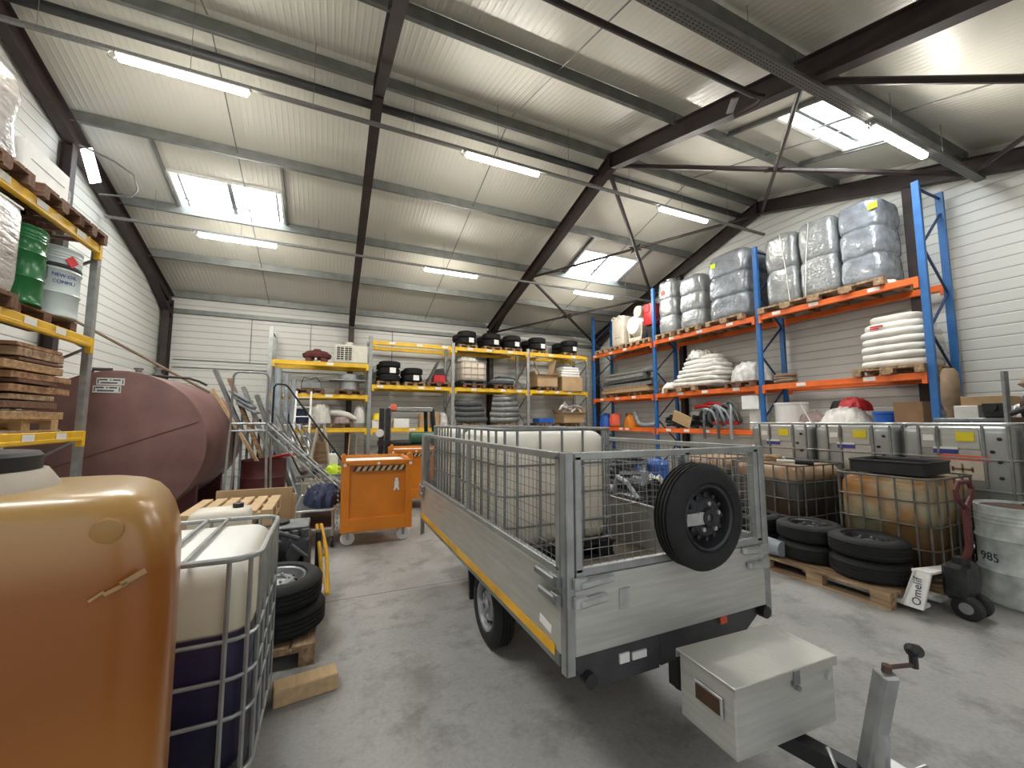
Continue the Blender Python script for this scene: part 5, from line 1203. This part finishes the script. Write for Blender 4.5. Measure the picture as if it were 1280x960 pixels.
# ------------------------------------------------------------------ trailer
T = thing('flatbed_trailer', 'galvanised flatbed trailer with mesh cage sides and a spare wheel on its front', 'trailer', (0, 0, 0))
X0, X1, TY0, TY1 = 1.04, 2.49, 1.70, 4.98; ZB, ZS, ZT = .62, .955, 1.545
B().bb(X0+.02, X1-.02, TY0+.02, TY1-.02, ZB-.02, ZB+.012).ob('deck', 'deck', T, smooth=0)
def side_panel(name, x0, x1, y0, y1):
    b = B(); b.bb(x0, x1, y0, y1, ZB-.02, ZS-.03, .004)
    lng = 'y' if (y1-y0) > (x1-x0) else 'x'
    b.bb(x0-.006, x1+.006, y0-.006, y1+.006, ZS-.035, ZS)
    return b.ob(name, 'alu', T, smooth=0)
o = side_panel('drop_side', X0, X0+.026, TY0+.05, TY1-.05)
B().box((X0-.0005, TY0+.2, ZB+.06), (.002, .12, .04), Matrix.Rotation(R(6), 3, 'X')).ob('maker_sticker', 'paper', o, smooth=0)
side_panel('drop_side', X1-.026, X1, TY0+.05, TY1-.05)
o = side_panel('headboard', X0+.05, X1-.05, TY0, TY0+.026)
B().box((1.38, TY0-.003, .82), (.07, .004, .1), None, .002).ob('tie_ring_plate', 'zinc', o, smooth=0)
side_panel('tailboard', X0+.05, X1-.05, TY1-.026, TY1)
b = B(); b.bb(X0-.004, X0+.03, TY0+.06, TY1-.05, ZB-.075, ZB-.02); b.ob('side_rail', 'dgalv', T, smooth=0)
B().bb(X0-.007, X0-.003, TY0+.1, TY1-.06, ZB-.045, ZB+.006).ob('reflective_stripe', 'ylw2', T, smooth=0)
B().bb(X1-.03, X1+.004, TY0+.06, TY1-.05, ZB-.075, ZB-.02).ob('side_rail', 'dgalv', T, smooth=0)
for x in (X0, X1):
    for y in (TY0, TY1):
        b = B(); sx = 1 if x == X0 else -1; sy = 1 if y == TY0 else -1
        lo = .52 if y == TY0 else .36
        b.bb(min(x, x+sx*.05), max(x, x+sx*.05), min(y, y+sy*.012), max(y, y+sy*.012), lo, ZT, .003); b.bb(min(x, x+sx*.012), max(x, x+sx*.012), min(y, y+sy*.05), max(y, y+sy*.05), lo, ZT, .003); b.bb(min(x+sx*.012, x+sx*.04), max(x+sx*.012, x+sx*.04), min(y+sy*.012, y+sy*.04), max(y+sy*.012, y+sy*.04), lo+.05, ZT-.01)
        b.ob('corner_post', 'galv', T, smooth=0)
def mesh_panel(a, c, posts, front=False):
    """frame of square tube and welded wire between a and c (x, y)"""
    a = Vector((*a, 0)); c = Vector((*c, 0)); d = c-a; ln = d.length; u = d/ln
    b = B(); z0, z1 = ZS+.02, ZT-.02; tw = .036
    for z_ in (z0, z1): b.bar(a+Vector((0, 0, z_)), c+Vector((0, 0, z_)), tw, tw, .003)
    for f in [tw/2/ln]+posts+[1-tw/2/ln]:
        p = a+d*f; b.box((p.x, p.y, (z0+z1)/2), (tw, tw, z1-z0), None, .003)
    o = b.ob('mesh_frame', 'galv', T, smooth=0)
    g = B(); n_ = int(ln/.05)
    nrm = Vector((-u.y, u.x, 0))*.003
    for i in range(1, n_):
        p = a+u*ln*i/n_; k = .006*sin(i*1.7)
        g.tube([p+nrm+Vector((0, 0, z0)), p+u*k+nrm*2+Vector((0, 0, (z0+z1)/2)), p+nrm+Vector((0, 0, z1))], .0019, 4, caps=False)
    for j in range(1, 11):
        z_ = z0+(z1-z0)*j/11
        g.tube([a+u*.02+Vector((0, 0, z_)), (a+c)/2-nrm+Vector((0, 0, z_+.004*sin(j*2))), c-u*.02+Vector((0, 0, z_))], .0019, 4, caps=False)
    g.ob('wire_mesh', 'dgalv', o)
    return o
mesh_panel((X0+.018, TY0+.06), (X0+.018, TY1-.06), [.46]); mesh_panel((X1-.018, TY0+.06), (X1-.018, TY1-.06), [.5])
mesh_panel((X0+.06, TY0+.018), (X1-.06, TY0+.018), [.56]); mesh_panel((X0+.06, TY1-.018), (X1-.06, TY1-.018), [.5])
def latch(x, y, sx, along):
    b = B()
    for dz, l in ((.0, .2), (-.085, .16)):
        if along == 'x': b.box((x+sx*(l/2+.04), y-.022, ZS-.02+dz), (l, .03, .038), Matrix.Rotation(R(-4)*sx, 3, 'Y'), .008); b.box((x+sx*.05, y-.014, ZS-.02+dz), (.07, .028, .055), None, .004)
        else: b.box((x-.022, y+sx*(l/2+.04), ZS-.02+dz), (.03, l, .038), None, .008); b.box((x-.014, y+sx*.05, ZS-.02+dz), (.028, .07, .055), None, .004)
    b.ob('latch', 'zinc' if along == 'x' else 'dgalv', T)
latch(X0+.02, TY0, 1, 'x'); latch(X1-.02, TY0, -1, 'x'); latch(X0, TY0+.02, 1, 'y'); latch(X0, TY1-.02, -1, 'y')
b = B(); b.poly([(X0+.08, TY0+.03, .6), (X0+.05, TY0+.03, .54), (X0+.2, TY0+.03, .42), (1.62, TY0+.03, .42), (1.63, TY0+.03, .6)], (0, .02, 0)); b.poly([(1.64, TY0+.04, .6), (1.64, TY0+.04, .42), (2.3, TY0+.04, .46), (2.42, TY0+.04, .54), (2.42, TY0+.04, .6)], (0, .02, 0))
b.bb(X0+.1, X0+.18, TY0+.05, TY1-.1, .5, .6); b.bb(X1-.18, X1-.1, TY0+.05, TY1-.1, .5, .6); b.ob('chassis', 'chassis', T, smooth=0)
b = B(); b.bb(1.36, 1.42, TY0+.02, TY0+.032, .5, .545); b.bb(1.44, 1.53, TY0+.02, TY0+.032, .5, .535); o = b.ob('type_plate', 'label', T, smooth=0)
B().bb(2.08, 2.13, TY0+.025, TY0+.038, .545, .59).ob('red_reflector', 'rstick', T, smooth=0)
for p_ in ((1.17, .48), (2.43, .56)): B().cyl((p_[0], TY0-.01, p_[1]), (p_[0], TY0+.04, p_[1]), .035, 16).ob('marker_lamp', 'black', T)
# wheels: hub on the chassis, tyre carried upright
def wheel(name_loc, axis, r, w, ri, rimm):
    o = tyre_mesh(r, w, ri).ob('wheel_tyre', 'rubber', T, name_loc)
    o.rotation_euler = (0, R(-90), 0) if axis == '-X' else (R(90), 0, 0) if axis == '-Y' else (0, R(90), 0)
    h_ = w
    b = B(); b.lathe([(ri+.006, .14*h_), (ri-.012, .2*h_), (ri-.03, .55*h_), (ri*.72, .62*h_), (ri*.55, .82*h_), (ri*.3, .84*h_), (ri*.26, .95*h_), (.02, .95*h_), (.02, .6*h_), (ri*.55, .7*h_), (ri-.035, .5*h_)], n=36)
    b.lathe([(ri+.006, .86*h_), (ri-.004, .94*h_), (ri-.016, .9*h_), (ri-.03, .7*h_), (ri-.03, .5*h_), (ri-.02, .5*h_), (ri+.002, .82*h_)], n=36, closed=True)
    b.ob('rim', rimm, o)
    b = B()
    for i in range(12):
        a = 2*pi*i/12; b.cyl((0, 0, .5*h_), (0, 0, .52*h_), ri*.75, 24) if i == 0 else None; b.cyl((ri*.66*cos(a), ri*.66*sin(a), .5*h_), (ri*.66*cos(a), ri*.66*sin(a), .775*h_), ri*.07, 8)
    b.ob('vent_hole', 'black', o)
    b = B()
    for i in range(5):
        a = 2*pi*i/5+.3; b.cyl((0, 0, .72*h_), (0, 0, .745*h_), ri*.45, 20) if i == 0 else None; b.cyl((ri*.42*cos(a), ri*.42*sin(a), .76*h_), (ri*.42*cos(a), ri*.42*sin(a), .93*h_), ri*.07, 6)
    b.ob('wheel_bolt', 'zinc', o)
    return o
wheel((X0+.09+.165, 3.05, .292), '-X', .29, .165, .18, 'rimgrey'); wheel((X1-.09-.165, 3.05, .292), 'X', .29, .165, .18, 'rimgrey')
B().cyl((X0+.25, 3.05, .292), (X1-.25, 3.05, .292), .045, 14).ob('axle', 'black2', T)
b = B(); b.poly([(X0+.1, 3.4, .2), (X0+.1, 3.44, .45), (X0+.1, 3.3, .55), (X0+.1, 3.3, .585), (X0+.1, 3.47, .47), (X0+.1, 3.43, .2)], (.17, 0, 0)); b.ob('mudguard', 'black', T, smooth=0)
# spare wheel on a bracket at the front mesh
o = wheel((1.82, TY0-.008, 1.2), '-Y', .275, .155, .17, 'rimdark')
b = B(); b.bb(1.66, 1.8, TY0-.15, TY0-.143, 1.17, 1.23); b.bb(1.80, 1.84, TY0-.14, TY0, 1.18, 1.22); b.bb(1.8, 1.84, TY0+.03, TY0+.05, .97, 1.5); b.ob('spare_bracket', 'zinc', T, smooth=0)
# drawbar, tool box and jockey wheel
b = B(); b.bar((1.78, 1.76, .31), (2.03, .82, .285), .07, .07); b.bar((1.78, 1.76, .28), (1.78, 1.76, .46), .07, .07); b.box((1.84, 1.36, .335), (.3, .12, .012)); b.ob('drawbar', 'black', T, smooth=0)
b = B(); b.tube([(1.94, 1.12, .35), (1.9, 1.06, .3), (1.93, 1.0, .31), (1.97, .99, .33)], .008, 6); b.ob('breakaway_hook', 'zinc', T)
b = B(); b.tube([(2.03, 1.0, .02), (2.0, .96, .5)], .03, 14); b.ob('jockey_inner_tube', 'zinc', T)
b = B(); d_ = Vector((-.05, -.11, .45)); p0 = Vector((2.02, 1.02, .3)); b.bar(p0, p0+d_, .062, .062, .008); b.ob('jockey_post', 'galv', T, smooth=0)
p1 = p0+d_
b = B(); b.cyl(p1, p1+Vector((0, -.003, .025)), .016, 10); b.tube([p1+Vector((0, 0, .015)), p1+Vector((.13, -.03, .01))], .008, 8); b.ob('crank_arm', 'rust', T)
q1 = p1+Vector((.13, -.03, .0)); b = B(); b.cyl(q1, q1+Vector((.0, -.0, .045)), .014, 10); b.tube([q1+Vector((-.02, 0, .062)), q1+Vector((-.01, 0, .066)), q1+Vector((.03, 0, .054)), q1+Vector((.04, 0, .05))], [.012, .024, .024, .014], 12); b.ob('crank_knob', 'black', T)
b = B(); b.lathe([(.03, -.03), (.09, -.028), (.1, -.015), (.1, .015), (.09, .028), (.03, .03)], (2.03, 1.05, .1), 'X', 24); b.ob('jockey_wheel', 'black', T)
b = B(); b.box((2.07, .95, .31), (.1, .1, .09), None, .02); b.tube([(2.08, .92, .34), (2.13, .88, .38), (2.15, .9, .33)], .012, 8); b.cyl((2.06, .78, .3), (2.04, .86, .32), .04, 14); b.ob('coupling', 'zinc', T)
BX = thing('tool_chest', 'aluminium tread-plate tool chest on the trailer drawbar', 'tool chest', (1.845, 1.355, .345), R(-2.5))
w_, d_, h_ = .63, .31, .275
B().box((0, 0, h_/2), (w_-.012, d_-.012, h_), None, .006).ob('chest_body', 'alu', BX, smooth=0)
b = B(); b.box((0, 0, h_+.006), (w_+.01, d_+.012, .012), None, .003); b.box((0, -d_/2-.003, h_-.012), (w_+.008, .004, .03)); b.box((0, d_/2+.003, h_-.012), (w_+.008, .004, .03)); b.ob('chest_lid', 'chequer', BX, smooth=0)
b = B(); b.box((.04, -d_/2-.008, h_-.02), (.035, .01, .06), None, .002); b.cyl((.04, -d_/2-.002, h_-.06), (.04, -d_/2-.02, h_-.06), .012, 12); b.ob('hasp', 'dgalv', BX)
B().box((.255, -d_/2-.006, h_-.06), (.012, .012, .04), Matrix.Rotation(.4, 3, 'Y'), .003).ob('lock_tab', 'zinc', BX)
o = B().box((-w_/2-.002, -.02, h_*.62), (.008, .15, .085), None, .003).ob('plate_frame', 'zinc', BX); B().box((-w_/2-.006, -.02, h_*.62), (.006, .125, .062)).ob('amber_reflector', 'amber', BX, smooth=0)
# white caged tanks on the trailer
CR = layers('cream_empty_bottle', [(0, (.86, .79, .66)), (.5, (.89, .83, .71)), (.92, (.90, .87, .81))], .92, .45, .05, sss=.7)
ibc('cream caged tank on the trailer, right behind the front mesh', (1.65, 3.33, ZB+.013), 0, 1.0, 1.2, 1.0, CR, 'plastic', .12, (5, 7), (.2, .45, .7), 'dgalv', .010, lid=None, rr=.12)
ibc('cream caged tank at the rear end of the trailer, behind the other caged tank', (1.65, 4.44, ZB+.013), 0, 1.0, .94, 1.0, CR, 'plastic', .12, (5, 7), (.2, .45, .7), 'dgalv', .010, lid=None, rr=.12)
# ------------------------------------------------------------------ orange tipping skips
def skip(label, loc, rotz, rails=False):
    t = thing('tipping_skip', label, 'skip', loc, rotz); W, D, z0, z1 = .94, 1.05, .2, 1.13
    b = B(); b.poly([(-W/2, -D/2+.03, z0), (-W/2, D/2, z0+.25), (-W/2, D/2, z1), (-W/2, -D/2+.03, z1)], (.03, 0, 0)); b.poly([(W/2-.03, -D/2+.03, z0), (W/2-.03, D/2, z0+.25), (W/2-.03, D/2, z1), (W/2-.03, -D/2+.03, z1)], (.03, 0, 0))
    b.box((0, -D/2+.04, (z0+z1)/2), (W-.04, .02, z1-z0)); b.box((0, D/2-.02, (z0+.25+z1)/2), (W-.04, .02, z1-z0-.25)); b.box((0, 0, z0+.12), (W-.04, D-.06, .02), Matrix.Rotation(.22, 3, 'X'))
    b.ob('skip_body', 'skip', t, smooth=0)
    b = B()
    for x in (-W/2+.05, W/2-.05): b.box((x, -D/2+.015, (z0+z1)/2), (.1, .045, z1-z0), None, .006)
    b.box((0, -D/2+.015, z0+.09), (W-.18, .04, .18), None, .006); b.box((0, -D/2+.015, z1-.02), (W, .045, .05), None, .006)
    for y in (-D/2+.02, D/2-.02): b.box((0, y, z1), (W, .05, .045), None, .006)
    for x in (-W/2+.02, W/2-.02): b.box((x, 0, z1), (.05, D, .045), None, .006); b.tube([(x, -D/2+.05, z1+.02), (x, -D/2+.05, z1+.09), (x, -D/2+.2, z1+.09), (x, -D/2+.2, z1+.02)], .025, 8)
    b.ob('stiffener', 'skip', t)
    b = B()
    for i in range(9):
        x = -W/2+.13+i*.082; b.poly([(x, -D/2-.0, z1-.12), (x+.035, -D/2-.0, z1-.12), (x+.075, -D/2-.0, z1-.055), (x+.04, -D/2-.0, z1-.055)], (0, .012, 0))
    b.ob('hazard_stripe', 'black', t, smooth=0)
    b = B()
    for i in range(9):
        x = -W/2+.135+.034+i*.082; b.poly([(x, -D/2+.001, z1-.12), (x+.042, -D/2+.001, z1-.12), (x+.082, -D/2+.001, z1-.055), (x+.04, -D/2+.001, z1-.055)], (0, .01, 0))
    b.ob('hazard_stripe', 'lwood', t, smooth=0)
    b = B(); b.box((.25, -D/2+.018, .8), (.06, .01, .1), None, .004); b.box((.25, -D/2+.018, .87), (.04, .01, .05)); b.box((.225, -D/2+.018, .74), (.025, .01, .03)); b.box((.275, -D/2+.018, .74), (.025, .01, .03)); b.ob('lifting_pictogram', 'label', t, smooth=0)
    b = B(); b.box((0, 0, z1-.03), (W-.1, D-.1, .015)); b.ob('cover_sheet', 'foam', t, smooth=0)
    b = B()
    for x in (-W/2+.035, W/2-.035): b.cyl((x, -D/2-.012, z1-.03), (x, -D/2+.01, z1-.03), .022, 14)
    b.cyl((.0, -D/2-.012, z1-.02), (.0, -D/2+.01, z1-.02), .02, 12); b.ob('rivet', 'label', t)
    for x, y, m in ((-W/2+.1, -D/2+.15, 'white'), (W/2-.1, -D/2+.15, 'galv'), (-W/2+.1, D/2-.15, 'black'), (W/2-.1, D/2-.15, 'black')):
        o = B().lathe([(.02, -.025), (.085, -.025), (.095, -.012), (.095, .012), (.085, .025), (.02, .025)], (x, y, .096), 'Y' if m != 'black' else 'X', 26).ob('castor_wheel', 'white' if m != 'black' else 'black', t)
        o.rotation_euler = (0, 0, 0)
        b = B(); b.box((x, y, .195), (.1, .1, .012)); b.bb(x-.02, x+.02, y-.036, y-.03, .08, .195); b.bb(x-.02, x+.02, y+.03, y+.036, .08, .195); b.ob('fork', 'galv', o, smooth=0)
    if rails:
        b = B()
        for k in range(14): b.tube([(-W/2-.03, -D/2+.1, z0+.06*k+.05), (-W/2-.045, -D/2+.1, z0+.06*k+.08)], .012, 6)
        b.ob('chain', 'zinc', t)
    return t
skip('orange tipping skip with hazard stripes and a white pictogram, beside the chrome trolley', (.67, 6.53, 0), R(-1), True)
skip('orange tipping skip half hidden behind the striped orange skip', (1.62, 8.6, 0), R(-4))
# ------------------------------------------------------------------ forklift
F = thing('forklift', 'black forklift with grey roof frame and green gas bottle, in front of the yellow rack', 'forklift', (1.72, 10.6, 0))
for x in (-.62, -.48): B().bb(x-.05, x+.05, -.95, -.83, .05, 1.98).ob('mast_rail', 'black2', F, smooth=0)
B().bb(-.7, -.4, -.98, -.9, 1.15, 1.25).ob('mast_crosshead', 'black2', F, smooth=0)
for x, y, xt, yt in ((-.4, -.5, -.38, -.4), (.78, -.45, .66, -.35), (-.4, .7, -.36, .5), (.78, .7, .68, .5)): B().bar((x, y, .7), (xt, yt, 2.02), .09, .09, .01).ob('roof_pillar', 'dgalv' if x < 0 else 'black2', F, smooth=0)
b = B(); b.bar((-.42, -.4, 1.98), (.68, -.36, 1.98), .1, .1, .01); b.bar((-.4, .5, 1.98), (.7, .5, 1.98), .08, .08, .01)
for x in (-.2, .05, .3, .55): b.bar((x, -.4, 1.98), (x, .5, 1.98), .05, .05)
b.ob('roof_frame', 'galv', F, smooth=0)
B().bb(-.5, .8, -.6, 1.0, .25, .95, .08, 3).ob('chassis', 'black', F)
B().bb(-.3, .3, .0, .6, .95, 1.2, .08, 3).ob('seat', 'black2', F)
B().cyl((.1, -.5, 1.28), (.68, -.5, 1.28), .15, 24).ob('gas_bottle', 'gmotor', F)
b = B(); b.bar((.05, -.5, 1.1), (.7, -.5, 1.1), .3, .04); b.ob('bottle_cradle', 'black2', F, smooth=0)
B().lathe([(.07, 0), (.08, .01), (.07, .12), (.05, .15), (.0, .15)], (-.3, -.46, 1.95), n=18).ob('beacon', 'rstick', F)
B().lathe([(.0, -.02), (.08, -.02), (.09, 0), (.075, .015), (.0, .02)], (-.66, -1.0, 1.42), 'Y', 24).ob('round_mirror', 'label', F)
for x, y in ((-.45, -.4), (.75, -.4), (-.45, .75), (.75, .75)): B().lathe([(.05, -.1), (.25, -.1), (.28, -.06), (.28, .06), (.25, .1), (.05, .1)], (x, y, .281), 'X', 28).ob('wheel_tyre', 'rubber', F)
b = B(); b.bb(-.66, -.44, -1.0, -.95, .3, .75); b.bb(-.66, -.58, -1.42, -.95, .1, .14); b.bb(-.5, -.42, -1.42, -.95, .1, .14); b.ob('fork_carriage', 'black2', F, smooth=0)
# ------------------------------------------------------------------ behind the trailer
pallet('dwood', (5.2, 6.35, 0), R(20), 'dark pallet on the floor behind the trailer mesh, under the black cable coils')
for i in range(6):
    t = thing('cable_coil', '%s black cable coil in the heap behind the trailer mesh' % ['lowest', 'second', 'third', 'fourth', 'fifth', 'topmost'][i], 'cable', (5.2+.12*sin(i*2), 6.3+.15*cos(i*2), .15+.17*i))
    coil(B(), (0, 0, .05), .36-.02*i, .038, 2.6, .08, .025, i*1.3).ob('cable', ['black', 'hosegrey', 'black2'][i % 3], t)
t = thing('power_pack', 'black engine power pack with grey pipes behind the trailer mesh', 'engine', (4.6, 5.3, 0))
b = B(); b.box((0, 0, .28), (.7, .9, .56), None, .05, 2); b.cyl((0, -.4, .65), (0, .3, .65), .16, 20); b.box((.1, .2, .7), (.4, .3, .3), None, .03); b.ob('engine_block', 'black2', t)
b = B(); b.tube([(-.3, -.4, .5), (-.36, -.2, .75), (-.3, .1, .8), (-.2, .3, .6)], .035, 10); b.tube([(-.25, -.45, .3), (-.4, -.3, .45), (-.38, .2, .42)], .03, 10); b.cyl((-.1, -.3, .7), (-.1, -.3, .92), .06, 14); b.ob('pipework', 'hoselight', t)
for x, y, lb in ((5.9, 7.0, 'blue plastic keg behind the trailer mesh, beside the cable coils'), (5.9, 6.2, 'blue plastic keg behind the trailer mesh, nearer the spare wheel')):
    t = thing('plastic_keg', lb, 'keg', (x, y, 0)); B().lathe([(.2, 0), (.22, .03), (.22, .4), (.235, .43), (.22, .46), (.22, .86), (.17, .93), (.12, .95), (.0, .95)], n=28).ob('keg_body', 'skyblue', t); B().cyl((.08, 0, .93), (.08, 0, .97), .03, 12).ob('keg_cap', 'black', t)
t = thing('plastic_sheet', 'pale film scrap on the pallet stack behind the trailer mesh', 'film', (5.5, 5.85, .0)); B().heap(.5, .5, .7, amp=.08, sc=5, seed=50).ob('film', 'clear', t, smooth=70)
t['label'] = 'pale heap of crumpled film behind the trailer mesh'
